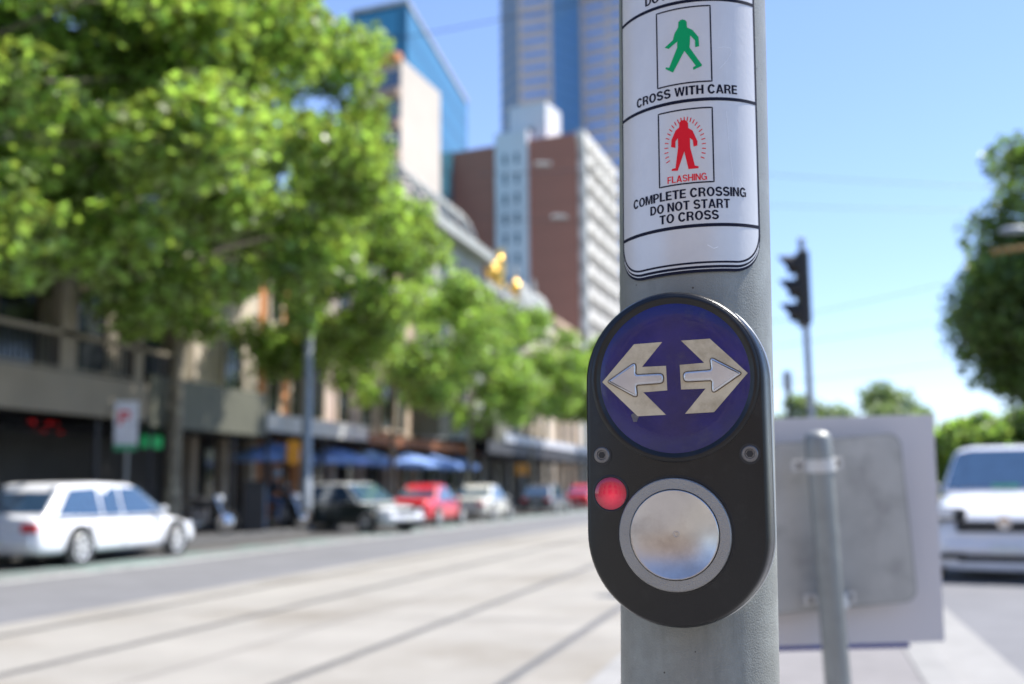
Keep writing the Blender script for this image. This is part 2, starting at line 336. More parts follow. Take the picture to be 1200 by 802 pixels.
def wrap_tris(name, m, polys, parent, dr, cut=1.2):
    """polys: list of glyphs, each a list of loops in (mm, absolute z mm); filled, cut into thin columns and wrapped"""
    bm = bmesh.new()
    for loops in polys:
        L3 = [[Vector((x, z, 0)) for x, z in lp_] for lp_ in loops]; flat = [p for lp_ in L3 for p in lp_]
        vs = [bm.verts.new((p.x, 0, p.y)) for p in flat]
        for t in tessellate_polygon(L3):
            try: bm.faces.new([vs[i] for i in t])
            except ValueError: pass
    xs_ = [v_.co.x for v_ in bm.verts]; x = min(xs_) + cut
    while x < max(xs_):
        bmesh.ops.bisect_plane(bm, geom=bm.verts[:] + bm.edges[:] + bm.faces[:], plane_co=(x, 0, 0), plane_no=(1, 0, 0)); x += cut
    for v_ in bm.verts: v_.co = Vector(sp(v_.co.x, v_.co.z / 1000, RP + dr))
    me = bpy.data.meshes.new(name); bm.to_mesh(me); bm.free(); me.materials.append(m)
    o = bpy.data.objects.new(name, me); COL.objects.link(o); o.parent = parent; return o
def shape(name, m, pts, parent, dx=0, dz=0): return wrap_tris(name, m, [[[(x + dx, z + dz) for x, z in pts]]], parent, .00004)
WALK = [(-7.9, 1568.7), (-7.6, 1572.4), (-6.4, 1573.5), (-4.9, 1573.8), (-3.3, 1573.1), (-2.2, 1571.6), (-2.1, 1567.8), (1.4, 1565.6), (5.2, 1560.4), (5.5, 1554.1), (2.9, 1553.7), (2.8, 1558.4), (-0.1, 1562.0), (-0.5, 1556.5), (-0.7, 1553.8), (6.9, 1541.4), (6.9, 1540.6), (1.4, 1538.4), (1.1, 1540.1), (3.0, 1541.1), (-4.1, 1552.0), (-11.8, 1538.6), (-16.9, 1542.1), (-16.6, 1543.3), (-14.4, 1542.4), (-8.8, 1554.9), (-8.7, 1559.1), (-14.5, 1555.3), (-17.2, 1556.9), (-11.6, 1560.6), (-10.4, 1564.8)]
STAND = [(-8.2, 1500.9), (-8.1, 1504.0), (-6.9, 1505.2), (-5.2, 1505.5), (-3.6, 1504.8), (-2.5, 1503.3), (-2.3, 1499.7), (0.3, 1497.8), (3.3, 1490.3), (3.2, 1487.5), (0.8, 1487.0), (0.3, 1491.3), (-1.4, 1493.0), (-1.4, 1486.8), (1.3, 1474.4), (3.8, 1473.6), (3.5, 1472.4), (-2.8, 1472.4), (-5.2, 1484.4), (-9.7, 1472.2), (-13.8, 1472.8), (-13.4, 1474.0), (-11.1, 1474.2), (-9.2, 1487.7), (-9.2, 1494.0), (-10.8, 1491.8), (-10.9, 1487.6), (-13.8, 1488.7), (-13.4, 1493.4), (-10.6, 1499.2)]
tag(shape('walking_figure', M['greenink'], WALK, sign, 2.4), 'green walking figure')
st_ = tag(shape('standing_figure', M['redink'], STAND, sign, 2.0), 'red standing figure with flash rays')
rq = []
for k in range(25):
    th = R_(-24 + 228 * k / 24); c_, s_ = math.cos(th), math.sin(th)
    p0 = (-2.8 + 10.9 * c_, 1.4880 + .0176 * s_ - .001); p1 = (-2.8 + 13.5 * c_, 1.4880 + .0205 * s_ - .001)
    rq += ribbon([p0, p1], .62, step=.8)
wrap('flash_rays', M['redink'], rq, sign, RP)
TK = .215
def arc(cx, cy, rx, ry, a0, a1, n=14): return [(cx + rx * math.cos(R_(a0 + (a1 - a0) * k / n)), cy + ry * math.sin(R_(a0 + (a1 - a0) * k / n))) for k in range(n + 1)]
def stroke(P, t):
    l, r = [], []
    for i, p in enumerate(P):
        a = P[max(i - 1, 0)]; b = P[min(i + 1, len(P) - 1)]; dx, dy = b[0] - a[0], b[1] - a[1]; d = math.hypot(dx, dy); l.append((p[0] - dy / d * t / 2, p[1] + dx / d * t / 2)); r.append((p[0] + dy / d * t / 2, p[1] - dx / d * t / 2))
    return l + r[::-1]
def glyphs(t_, h_, st_w):
  return {   # heavy grotesque capitals: width, loops
 'I': (t_, [[(0, 0), (t_, 0), (t_, 1), (0, 1)]]),
 'L': (.56, [[(0, 0), (.56, 0), (.56, h_), (t_, h_), (t_, 1), (0, 1)]]),
 'T': (.64, [[(.32 - t_ / 2, 0), (.32 + t_ / 2, 0), (.32 + t_ / 2, 1 - h_), (.64, 1 - h_), (.64, 1), (0, 1), (0, 1 - h_), (.32 - t_ / 2, 1 - h_)]]),
 'H': (.70, [[(0, 0), (t_, 0), (t_, .43), (.70 - t_, .43), (.70 - t_, 0), (.70, 0), (.70, 1), (.70 - t_, 1), (.70 - t_, .59), (t_, .59), (t_, 1), (0, 1)]]),
 'E': (.60, [[(0, 0), (.60, 0), (.60, h_), (t_, h_), (t_, .43), (.56, .43), (.56, .58), (t_, .58), (t_, 1 - h_), (.59, 1 - h_), (.59, 1), (0, 1)]]),
 'F': (.56, [[(0, 0), (t_, 0), (t_, .41), (.50, .41), (.50, .56), (t_, .56), (t_, 1 - h_), (.56, 1 - h_), (.56, 1), (0, 1)]]),
 'N': (.70, [[(0, 0), (t_ * .95, 0), (t_ * .95, .68), (.70 - t_, 0), (.70, 0), (.70, 1), (.70 - t_ * .95, 1), (.70 - t_ * .95, .34), (t_, 1), (0, 1)]]),
 'M': (.84, [[(0, 0), (t_ * .9, 0), (t_ * .9, .76), (.34, 0), (.50, 0), (.84 - t_ * .9, .76), (.84 - t_ * .9, 0), (.84, 0), (.84, 1), (.84 - .25, 1), (.42, .30), (.25, 1), (0, 1)]]),
 'W': (1.0, [[(.19, 0), (.37, 0), (.50, .66), (.63, 0), (.81, 0), (1.0, 1), (.81, 1), (.715, .32), (.59, 1), (.41, 1), (.285, .32), (.19, 1), (0, 1)]]),
 'A': (.76, [[(0, 0), (.19, 0), (.25, .2), (.51, .2), (.57, 0), (.76, 0), (.49, 1), (.27, 1)], [(.295, .35), (.465, .35), (.38, .70)]]),
 'O': (.78, [arc(.39, .5, .39, .52, 0, 351, 30), arc(.39, .5, .39 - t_, .52 - h_, 0, 351, 30)]),
 'D': (.71, [[(0, 0), (.32, 0)] + arc(.32, .5, .39, .5, -80, 80) + [(.32, 1), (0, 1)], [(t_, h_), (.31, h_)] + arc(.31, .5, .21, .5 - h_, -75, 75) + [(.31, 1 - h_), (t_, 1 - h_)]]),
 'C': (.74, [stroke(arc(.385, .5, .385 - t_ / 2, .52 - h_ / 2, 33, 327, 26), st_w)]),
 'G': (.77, [stroke(arc(.385, .5, .385 - t_ / 2, .52 - h_ / 2, 35, 300, 24), st_w)[:25] + [(.66, .02), (.77, .02), (.77, .53), (.41, .53), (.41, .385), (.585, .385), (.57, .24)] + stroke(arc(.385, .5, .385 - t_ / 2, .52 - h_ / 2, 35, 300, 24), st_w)[25:]]),
 'S': (.68, [stroke(arc(.335, .72, .235, .215, 12, 250, 16) + arc(.345, .285, .245, .215, 72, -168, 16), st_w)]),
 'P': (.65, [[(0, 0), (t_, 0), (t_, .36), (.36, .36)] + arc(.36, .68, .29, .32, -80, 80) + [(.36, 1), (0, 1)], [(t_, .51), (.34, .51)] + arc(.34, .68, .12, .165, -70, 70, 8) + [(.34, .85), (t_, .85)]]),
 'R': (.71, [[(0, 0), (t_, 0), (t_, .39), (.33, .39), (.41, .35), (.46, .24), (.49, 0), (.70, 0), (.665, .06), (.64, .30), (.56, .44)] + arc(.38, .72, .29, .28, -48, 80) + [(.38, 1), (0, 1)], [(t_, .54), (.36, .54)] + arc(.36, .695, .12, .155, -70, 70, 8) + [(.36, .85), (t_, .85)]]),
}
GLB = glyphs(.215, .165, .2); GLR = glyphs(.165, .13, .155)
def label(txt, s, z, cap, wid, m, parent, bold=0):
    x = 0; polys = []
    for ch in txt:
        if ch == ' ': x += .30; continue
        w_, loops = (GLR if bold else GLB)[ch]; polys.append([[(px + x, py) for px, py in lp_] for lp_ in loops]); x += w_ + .065
    x -= .065
    polys = [[[(s + (px - x / 2) / x * wid, z * 1000 + py * cap) for px, py in lp_] for lp_ in g_] for g_ in polys]
    return wrap_tris('lettering', m, polys, parent, .00006, 1.5)
label('CROSS WITH CARE', -2.3, ZZ(1.5170), 6.05, 71, M['ink'], sign)
label('FLASHING', -1.90, ZZ(1.4607), 4.5, 25.4, M['redink'], sign, .008)
label('COMPLETE CROSSING', -2.0, ZZ(1.4500), 5.95, 80.5, M['ink'], sign)
label('DO NOT START', -0.90, ZZ(1.4423), 5.95, 53, M['ink'], sign)
label('TO CROSS', -1.40, ZZ(1.4351), 5.95, 38.5, M['ink'], sign)
label('DO NOT CROSS', 0.00, ZZ(1.5838), 6.05, 58, M['ink'], sign)

M['scratch'] = mat('light_scratch', (.85, .85, .86), .4)
for P_, wd_ in (([(19, 1.552), (24, 1.5535), (29, 1.553), (30, 1.5505), (27, 1.545), (21, 1.5385)], .3), ([(25, 1.51), (26, 1.49), (28, 1.47), (29.5, 1.452)], .22), ([(33, 1.4655), (36, 1.460)], .3), ([(-38, 1.49), (-35, 1.476)], .18), ([(10, 1.422), (14, 1.4195), (17, 1.4205)], .4)):
    wrap('scratch', M['scratch'], ribbon(P_, wd_), sign, RP + .00003)
# ------------------------------------------------------------------ push-button unit
nn = Vector((vv.x * math.cos(R_(-8)) - vv.y * math.sin(R_(-8)), vv.x * math.sin(R_(-8)) + vv.y * math.cos(R_(-8))))
uu = Vector((-nn.y, nn.x))
if uu.x < 0: uu = -uu
PU = empty('push_button_unit', (0, 0, 0), 0, 'black pedestrian push button unit with blue arrow disc and steel button', 'push button')
# local frame: x right, y = up, z = out of the face
FR = Matrix(((uu.x, 0, nn.x, PC.x - .0026 * uu.x), (uu.y, 0, nn.y, PC.y - .0026 * uu.y), (0, 1, 0, 1.2878), (0, 0, 0, 1)))
FR = FR @ Matrix.Rotation(-ROLL, 4, 'Z') @ Matrix.Translation((0, .0006, 0))
PU.matrix_world = FR
def stadium(r, h, n=40):
    P = []
    for k in range(n + 1): a = math.pi * k / n; P.append((r * math.cos(a), h + r * math.sin(a)))
    for k in range(n + 1): a = math.pi + math.pi * k / n; P.append((r * math.cos(a), -h + r * math.sin(a)))
    return P
def circ(r, cx, cy, n=72, a0=0): return [(cx + r * math.cos(2 * math.pi * k / n + a0), cy + r * math.sin(2 * math.pi * k / n + a0)) for k in range(n)]
def loft(rings, name, m, parent, cap0=True, cap1=True, smooth=True):
    n = len(rings[0][0]); v = [(x, y, z) for P, z in rings for x, y in P]; f = []
    for i in range(len(rings) - 1):
        for k in range(n): f.append((i * n + k, i * n + (k + 1) % n, (i + 1) * n + (k + 1) % n, (i + 1) * n + k))
    if cap0: f.append(tuple(reversed(range(n))))
    if cap1: f.append(tuple(range((len(rings) - 1) * n, len(rings) * n)))
    return MB().add(v, f).build(name, m, parent, smooth=smooth)
HS = .0463
M['housing'] = mat('satin_black_casting', (.0045, .0046, .0048), .28, var=.25, scale=60, bump=.12, bscale=1500, dirt=(.022, .022, .021), dscale=35, dlo=.55, dhi=.8)
M['castedge'] = mat('bare_alloy_edge', (.5, .51, .5), .35, .8, var=.1)
# housing: solid body with a pocket for the disc (rings stop at face; disc sits in a bevelled bezel)
body = loft([(stadium(.0555, HS), .047), (stadium(.0555, HS), .062), (stadium(.0554, HS), .066), (stadium(.0549, HS), .0700), (stadium(.0541, HS), .0722), (stadium(.0533, HS), .0734), (stadium(.0520, HS), .0740)], 'housing', M['housing'], PU)
loft([(stadium(.0562, HS), .0425), (stadium(.0564, HS), .0435), (stadium(.0564, HS), .0470), (stadium(.0558, HS), .0476)], 'mounting_flange', M['castedge'], PU)
loft([(stadium(.042, HS), .0250), (stadium(.042, HS), .0427)], 'saddle', M['housing'], PU)
DX, DY = .0006, .0476
def ring_(prof, cx, cy, name, m, parent, n=96, cap=False):
    return loft([(circ(r, cx, cy, n), z) for r, z in prof], name, m, parent, cap, cap)
ring_([(.0512, .0738), (.0511, .0748), (.0500, .0757), (.0486, .0759), (.0474, .0753), (.0464, .0745), (.0456, .07415)], DX, DY, 'disc_bezel', M['housing'], PU)
disc_m = mat('blue_enamel', (.011, .009, .115), .25, var=.4, scale=22, coat=.25, dirt=(.04, .035, .09), dscale=40, dlo=.56, dhi=.75, bump=.08, bscale=600)
ring_([(.0459, .0741), (.0452, .07445), (.035, .0747), (.018, .0749), (.001, .07495)], DX, DY, 'arrow_disc', disc_m, PU, cap=True)
ca, sa = math.cos(R_(1.9)), math.sin(R_(1.9))
def A(x, y, sgn): x = x * sgn; return (DX + (x * ca - y * sa) / 1000, DY + (x * sa + y * ca) / 1000)
ARW = [(44.3, 0), (23.2, -22.2), (5.8, -22.3), (19.0, -7.8), (4.2, -7.5), (4.2, 7.5), (19.0, 7.8), (5.8, 22.3), (23.2, 22.2)]
def rnd(pts, radii, n=6):
    out = []; N = len(pts)
    for i, p in enumerate(pts):
        r = radii[i]; a = Vector(pts[i - 1]); b = Vector(p); c = Vector(pts[(i + 1) % N])
        if r <= 0: out.append(tuple(b)); continue
        d1 = (a - b); d2 = (c - b); r1 = min(r, d1.length * .48, d2.length * .48)
        p0 = b + d1.normalized() * r1; p1 = b + d2.normalized() * r1
        for k in range(n + 1): t = k / n; out.append(tuple(p0 * (1 - t) ** 2 + b * 2 * t * (1 - t) + p1 * t * t))
    return out
RAW = [(40.8, 0), (22.6, -11.2), (23.2, -3.1), (6.2, -2.9), (6.2, 2.9), (23.2, 3.1), (22.6, 11.2)]
RAD = [1.2, 3.2, 1.6, 2.6, 2.6, 1.6, 3.2]
M['arrow'] = mat('aged_white_vinyl', (.62, .515, .35), .5, var=.1, scale=60, dirt=(.32, .235, .13), dscale=55, dlo=.48, dhi=.8, bump=.1, bscale=900)
M['arrowmetal'] = mat('raised_silver', (.62, .63, .65), .27, .7, var=.1, scale=60, dirt=(.3, .3, .3), dscale=90, dlo=.6, dhi=.8)
M['grime'] = mat('tan_grime', (.11, .07, .035), .7)
M['tick'] = 0
def inset(P, d):
    n = len(P); out = []
    ar = sum(P[i][0] * P[(i + 1) % n][1] - P[(i + 1) % n][0] * P[i][1] for i in range(n)); sg = 1 if ar > 0 else -1
    for i in range(n):
        a = Vector(P[i - 1]); b = Vector(P[i]); c = Vector(P[(i + 1) % n]); t = (c - b).normalized() + (b - a).normalized()
        if t.length < 1e-6: t = Vector((1, 0))
        t.normalize(); nrm = Vector((-t.y, t.x)) * sg; out.append(tuple(b + nrm * d))
    return out
for sgn in (-1, 1):
    P = [A(x, y, sgn) for x, y in ARW]
    if sgn < 0: P = P[::-1]
    bs = loft([(P, .0742), (P, .07512)], 'direction_arrow', M['arrow'], PU, smooth=False)
    bs['label'] = 'left pointing cream arrow' if sgn < 0 else 'right pointing cream arrow'
    Q0 = rnd(RAW, RAD)
    Q = [A(x, y, sgn) for x, y in Q0]
    if sgn < 0: Q = Q[::-1]
    gq = inset(Q, -.00055)
    loft([(gq, .0750), (gq, .0752)], 'grime_outline', M['grime'], bs, smooth=False)
    loft([(Q, .0750), (Q, .0759), (inset(Q, .0003), .0764), (inset(Q, .0008), .07665), (inset(Q, .0012), .0767)], 'raised_arrow', M['arrowmetal'], bs)
# a small chip of missing paint on the disc
cp = [(-.0240 + DX + .0021 * math.cos(a) * (1 + .3 * math.sin(3 * a)), DY - .0238 + .0034 * math.sin(a) * (1 + .25 * math.cos(2 * a))) for a in [2 * math.pi * k / 16 for k in range(16)]]
loft([(cp, .0742), (cp, .0748)], 'paint_chip', mat('paint_chip', (.12, .11, .12), .6, var=.5, scale=300), PU, smooth=False)
# screws
M['screw'] = mat('dull_steel', (.2, .2, .2), .4, .8, var=.2, scale=200)
for sx in (-.0447, .0447):
    s_ = loft([(circ(.0049, sx, .0012, 32), .0739), (circ(.0049, sx, .0012, 32), .0744), (circ(.0044, sx, .0012, 32), .0749), (circ(.0030, sx, .0012, 32), .0749), (circ(.0026, sx, .0012, 32), .0742)], 'screw', M['screw'], PU, False, True)
    ring_([(.0062, .0738), (.0062, .0743), (.0050, .0743), (.0050, .0738)], sx, .0012, 'washer', M['blackpl'], s_, 32)
    loft([(circ(.0022, sx, .0012, 6), .0743), (circ(.0022, sx, .0012, 6), .07445)], 'hex_socket', M['blackpl'], s_, False, True, False)
# red indicator lamp
LX, LY = -.0395, -.0222
lm = mat('red_lamp_lens', (.28, .006, .03), .22, coat=1, emit=(1, .015, .07), es=.3)
nl = lm.node_tree; bl = nl.nodes['Principled BSDF']; lw = nl.nodes.new('ShaderNodeTexCoord')
dm = nl.nodes.new('ShaderNodeVectorMath'); dm.operation = 'DISTANCE'; dm.inputs[1].default_value = (LX + .001, LY - .001, .075); nl.links.new(lw.outputs['Object'], dm.inputs[0])
rm = nl.nodes.new('ShaderNodeMapRange'); rm.inputs[1].default_value = .001; rm.inputs[2].default_value = .0105; rm.inputs[3].default_value = .26; rm.inputs[4].default_value = .01; nl.links.new(dm.outputs['Value'], rm.inputs[0])
nl.links.new(rm.outputs[0], bl.inputs['Emission Strength'])      # an LED cluster behind the lens centre
lamp = ring_([(.0100, .0735), (.0098, .0742), (.0085, .0747), (.006, .0751), (.003, .0753), (.0004, .07535)], LX, LY, 'indicator_lamp', lm, PU, 48, True)
ring_([(.0113, .0737), (.0113, .0743), (.0106, .0746), (.0100, .0742), (.0099, .0736)], LX, LY, 'lamp_collar', M['blackpl'], lamp, 48)
# push button
BX, BY = -.0002, -.0463
M['ringsteel'] = mat('machined_ring', (.33, .325, .31), .36, .75, var=.06, scale=30, bump=.3, bscale=1200)
M['dish'] = mat('worn_steel_dish', (.6, .575, .545), .3, 1, var=.12, scale=24, dirt=(.42, .38, .35), dscale=30, dlo=.48, dhi=.75)
gr = ring_([(.0352, .0738), (.0350, .0742), (.0338, .0742), (.0336, .0735)], BX, BY, 'button_gasket', M['blackpl'], PU)
bt = ring_([(.0334, .0735), (.0334, .0784), (.0328, .0790), (.0270, .0790), (.0266, .0786), (.0266, .0742)], BX, BY, 'button_ring', M['ringsteel'], PU)
pr = [(.0263, .0742), (.0263, .0796), (.0259, .0800), (.0255, .0799)]
for k in range(14):
    r = .0250 * (1 - k / 14) ; pr.append((max(r, .0002), .0797 - .0050 * (1 - (r / .0250) ** 2)))
ds = ring_(pr, BX, BY, 'push_button', M['dish'], PU, 96, True)
ring_([(.0022, .0746), (.0019, .0750), (.0014, .0750), (.0010, .0746)], BX + .0004, BY, 'centre_pip', M['dish'], ds, 32)
# loose grit and chips stuck along the lower housing
# ------------------------------------------------------------------ sign post with boards behind the pole
sg = empty('short_sign_post', at(972, 650, 2.36) * 1, 0, 'leaning galvanised post with a domed cap holding a sign seen from behind', 'sign post')
ptop = at(958, 512, 2.36); pbot_dir = at(982, 802, 2.33) - ptop; pbot = ptop + pbot_dir * ((.125 - ptop.z) / pbot_dir.z)
sg.location = pbot; ax = (ptop - pbot)
MB().tube([(0, 0, 0), ax], .0280, 28).build('post', M['galv'], sg, smooth=True)
q = ax.to_track_quat('Z', 'Y').to_matrix().to_4x4()
MB().lathe([(.0296, -.05), (.0296, -.006), (.026, .004), (.018, .011), (.004, .014)], 28, T(*ax) @ q).build('post_cap', M['galv'], sg, smooth=True)
# plate frame: local x = image right, z = up along the post, y away from the camera
fx = RT.copy(); fz = ax.normalized(); fx = (fx - fz * fx.dot(fz)).normalized(); fy = fz.cross(fx)
def plate(name, px0, px1, py0, py1, dep, rad, m, thick, parent, tilt=0, basept=None):
    c = at((px0 + px1) / 2, (py0 + py1) / 2, dep) - pbot; sc = dep / FPX
    P = rrect(-(px1 - px0) / 2 * sc * 1000, (px1 - px0) / 2 * sc * 1000, -(py1 - py0) / 2 * sc, (py1 - py0) / 2 * sc, rad * 1000)
    mt = Matrix.Identity(4); X = fx * math.cos(R_(tilt)) + fz * math.sin(R_(tilt)); Z = fz * math.cos(R_(tilt)) - fx * math.sin(R_(tilt))
    for i in range(3): mt[i][0] = X[i]; mt[i][1] = fy[i]; mt[i][2] = Z[i]; mt[i][3] = c[i]
    n = len(P); v = [mt @ Vector((x / 1000, -thick / 2, z)) for x, z in P] + [mt @ Vector((x / 1000, thick / 2, z)) for x, z in P]
    f = [tuple(reversed(range(n))), tuple(range(n, 2 * n))] + [(i, (i + 1) % n, n + (i + 1) % n, n + i) for i in range(n)]
    return MB().add(v, f).build(name, m, parent), mt
M['signback'] = mat('weathered_alloy_back', (.44, .43, .395), .6, .2, var=.12, scale=7, dirt=(.33, .32, .295), dscale=14, dlo=.5, dhi=.7)
M['boardback'] = mat('white_board_back', (.62, .59, .585), .6, var=.03, scale=2)
plate('plate_rim', 850.5, 1065.5, 516.5, 713.5, 2.4215, .029, M['galv'], .002, sg, 1.2)
plate('sign_plate', 852, 1064, 518, 712, 2.42, .028, M['signback'], .003, sg, 1.2)
M['clamp'] = mat('clamp_zinc', (.6, .59, .56), .45, .3)
for py in (545, 704):
    c = at(958 + (py - 512) * .093, py, 2.36) - pbot
    b = MB().lathe([(.0335, -.014), (.0335, .014)], 24, T(*c) @ q).build('clamp_band', M['clamp'], sg, smooth=True)
    MB().box(-.056, .056, .018, .026, -.012, .012, T(*c) @ Matrix((tuple(fx) + (0,), tuple(fy) + (0,), tuple(fz) + (0,), (0, 0, 0, 1))).transposed()).build('clamp_strap', M['clamp'], sg)
    for dx in (-.044, .044):
        cc = c + fx * dx + fy * .02
        MB().lathe([(.0075, -.006), (.0075, .004)], 6, T(*cc) @ q @ rot('X', 90)).build('clamp_bolt', M['rail'], b)
wb, mt = plate('white_board', 880, 1100, 489, 753, 2.47, .004, M['boardback'], .006, None, -2.2)
wb.name = 'white_board'
wb.data.transform(Matrix.Translation(pbot)); mt = Matrix.Translation(pbot) @ mt
# the board reaches further left behind the pole
for v_ in wb.data.vertices:
    l = mt.inverted() @ v_.co
    if l.x < 0: l.x -= .2; v_.co = mt @ l
tag(wb, 'large pale lavender square board behind the grey sign plate', 'board')
hb = MB().box(-.41, .135, -.004, .004, -.270, -.2605, mt).build('blue_edging', mat('blue_edging', (.03, .04, .2), .5), wb)

# ------------------------------------------------------------------ traffic light seen side-on
tp = at(953, 500, 14.2); tl = empty('traffic_light', (tp.x, tp.y, .125), 0, 'black traffic light head turned side on, on a thin grey pole', 'traffic light')
MB().tube([(0, 0, 0), (-.04, 0, 4.42)], [.055, .045], 16).build('pole', M['lamppost'], tl, smooth=True)
MB().lathe([(.05, 0), (.05, .04), (.01, .07)], 16, T(-.04, 0, 4.42)).build('pole_cap', M['lamppost'], tl, smooth=True)
hd = at(936, 339, 14.2) - tl.location
hs = MB().box(-.02, .13, -.17, .17, -.49, .49, T(*hd) @ rot('Z', 8)).build('signal_head', M['blackpl'], tl, bevel=.02)
for k in range(3):
    vz = hd.z + .32 - k * .32; vb = []; n = 14; m_ = T(hd.x, hd.y, vz) @ rot('Z', 8)
    v = []; f = []
    for i in range(n + 1):
        a = R_(-50 + 280 * i / n); ca_, sa_ = math.cos(a), math.sin(a); ln = .10 + .13 * max(0, sa_)
        for r in (.135, .128):
            v += [m_ @ Vector((-.02, r * ca_, r * sa_)), m_ @ Vector((-.02 - ln, r * ca_ * .95, r * sa_))]
    for i in range(n):
        b0 = i * 4; f += [(b0, b0 + 1, b0 + 5, b0 + 4), (b0 + 2, b0 + 6, b0 + 7, b0 + 3), (b0 + 1, b0 + 3, b0 + 7, b0 + 5)]
    MB().add(v, f).build('visor', M['blackpl'], tl)
    MB().lathe([(.12, 0), (.08, .012), (.01, .02)], 20, m_ @ T(-.02, 0, 0) @ rot('Y', -90)).build('lens', mat('signal_lens', ((.25, .01, .01), (.3, .15, .01), (.01, .2, .08))[k], .2), tl, smooth=True)
for dz in (.4, -.4):
    MB().tube([hd + Vector((.1, 0, dz)), Vector((-.03, 0, hd.z + dz))], .02, 8).build('bracket', M['darkmetal'], tl)

bp = at(927, 540, 22); bo = empty('slim_post', (bp.x, bp.y, .0), 0, 'short dark post with a wider top, left of the traffic light', 'post')
zt = at(927, 434, 22).z
MB().tube([(0, 0, 0), (0, 0, zt)], .045, 12).build('shaft', M['darkmetal'], bo, smooth=True)
MB().tube([(0, 0, zt - .45), (0, 0, zt - .35), (0, 0, zt)], [.05, .095, .095], 14).build('head', M['lamppost'], bo, smooth=True)

# ------------------------------------------------------------------ cars
def car(kind, label_, loc, heading, paint, front_paint=None, roof_paint=None, rear_plate=True, group='cars parked along the far kerb', L=4.6, W=1.78, H=1.45):
    """local: +Y front, X right"""
    root = empty('parked_car' if group else 'moving_car', loc, heading, label_, 'car', group)
    hw = W / 2; yf = L / 2; yr = -L / 2; fa = yf - .9; ra = yr + .95 if kind != 'wagon' else yr + 1.05
    belt = H * (.60 if kind != 'suv' else .655); hood = H * .585
    P = dict(  # y, top z, half width factor, bottom z
        sedan=[(yr, .58, .80, .38), (yr + .04, .86, .88, .26), (yr + .25, .97, .95, .2), (yr + .95, 1.0, .99, .19), (-.6, belt, 1, .19), (.5, belt, 1, .19), (yf - 1.35, belt - .02, .99, .19), (yf - .8, hood - .03, .97, .2), (yf - .25, hood - .13, .93, .22), (yf - .05, .58, .86, .26), (yf, .45, .78, .34)],
        wagon=[(yr, .62, .84, .36), (yr + .03, .88, .9, .26), (yr + .15, belt, .96, .2), (yr + 1.0, belt, 1, .19), (-.6, belt, 1, .19), (.5, belt, 1, .19), (yf - 1.35, belt - .02, .99, .19), (yf - .8, hood - .03, .97, .2), (yf - .25, hood - .14, .93, .22), (yf - .05, .56, .86, .26), (yf, .45, .78, .34)],
        suv=[(yr, .8, .86, .45), (yr + .04, 1.05, .92, .35), (yr + .2, belt, .97, .28), (yr + 1.0, belt, 1, .26), (-.6, belt, 1, .26), (.5, belt, 1, .26), (yf - 1.15, belt - .01, .99, .26), (yf - .7, hood + .06, .98, .2), (yf - .25, hood - .08, .95, .16), (yf - .04, .8, .92, .14), (yf, .5, .88, .16)])[kind]
    v = []; f = []
    prof = []
    for y, zt_, wf, zb in P:
        wd = hw * wf; zm = zb + (zt_ - zb) * .45
        prof.append([(-wd * .55, zt_ + .015), (-wd * .86, zt_ - .02), (-wd * .97, zt_ - .12 * (zt_ - zb) / .6), (-wd, zm), (-wd * .985, zb + .08), (-wd * .9, zb), (wd * .9, zb), (wd * .985, zb + .08), (wd, zm), (wd * .97, zt_ - .12 * (zt_ - zb) / .6), (wd * .86, zt_ - .02), (wd * .55, zt_ + .015)])
    n = 12
    def seg(i0, i1, name, m):
        v = []; f = []
        for i in range(i0, i1 + 1): v += [(x, P[i][0], z) for x, z in prof[i]]
        for i in range(i1 - i0):
            for k in range(n): f.append((i * n + k, i * n + (k + 1) % n, (i + 1) * n + (k + 1) % n, (i + 1) * n + k))
        f += [tuple(range(n)), tuple(reversed(range((i1 - i0) * n, (i1 - i0 + 1) * n)))]
        o = MB().add(v, f).build(name, m, root, smooth=True)
        bm = bmesh.new(); bm.from_mesh(o.data); bmesh.ops.recalc_face_normals(bm, faces=bm.faces); bm.to_mesh(o.data); bm.free()
        sb_ = o.modifiers.new('round', 'SUBSURF'); sb_.levels = 2; sb_.render_levels = 2; return o
    if front_paint: seg(0, 7, 'body', paint); fb = seg(7, 10, 'front_body', front_paint); fb['label'] = 'pale bonnet and front end'
    else: seg(0, 10, 'body', paint)
    # cabin
    A0, A1, A2, A3 = dict(sedan=(yf - 1.2, yf - 2.05, yr + 1.6, yr + .75), wagon=(yf - 1.15, yf - 2.1, yr + .8, yr + .14), suv=(yf - 1.3, yf - 2.15, yr + .6, yr + .12))[kind]
    bw = hw * .93; rw = hw * (.72 if kind != 'suv' else .76); zb_ = belt - .03; zr = H
    cb = MB(); pts = []
    secs = [(A0, zb_, bw), (A1, zr - .03, rw), ((A1 + A2) / 2, zr, rw * 1.02), (A2, zr - .03, rw), (A3, zb_, bw)]
    ar_ = .025 if kind != 'suv' else .065
    for (y, z, w_) in secs: pts += [(-w_, y, z), (-w_ * .66, y, z + ar_ if z > zb_ + .1 else z), (w_ * .66, y, z + ar_ if z > zb_ + .1 else z), (w_, y, z)]
    fc = []
    for i in range(4):
        for k in range(3): fc.append((i * 4 + k, i * 4 + k + 1, i * 4 + 4 + k + 1, i * 4 + 4 + k))
    pts += [(-bw, (A0 + A3) / 2, zb_), (bw, (A0 + A3) / 2, zb_)]
    fc += [(0, 4, 20), (4, 8, 20), (8, 12, 20), (12, 16, 20), (3, 21, 7), (7, 21, 11), (11, 21, 15), (15, 21, 19)]
    cbo = cb.add(pts, fc).build('cabin', roof_paint or paint, root, bevel=.09, seg=4)
    bm = bmesh.new(); bm.from_mesh(cbo.data); bmesh.ops.recalc_face_normals(bm, faces=bm.faces); bm.to_mesh(cbo.data); bm.free()
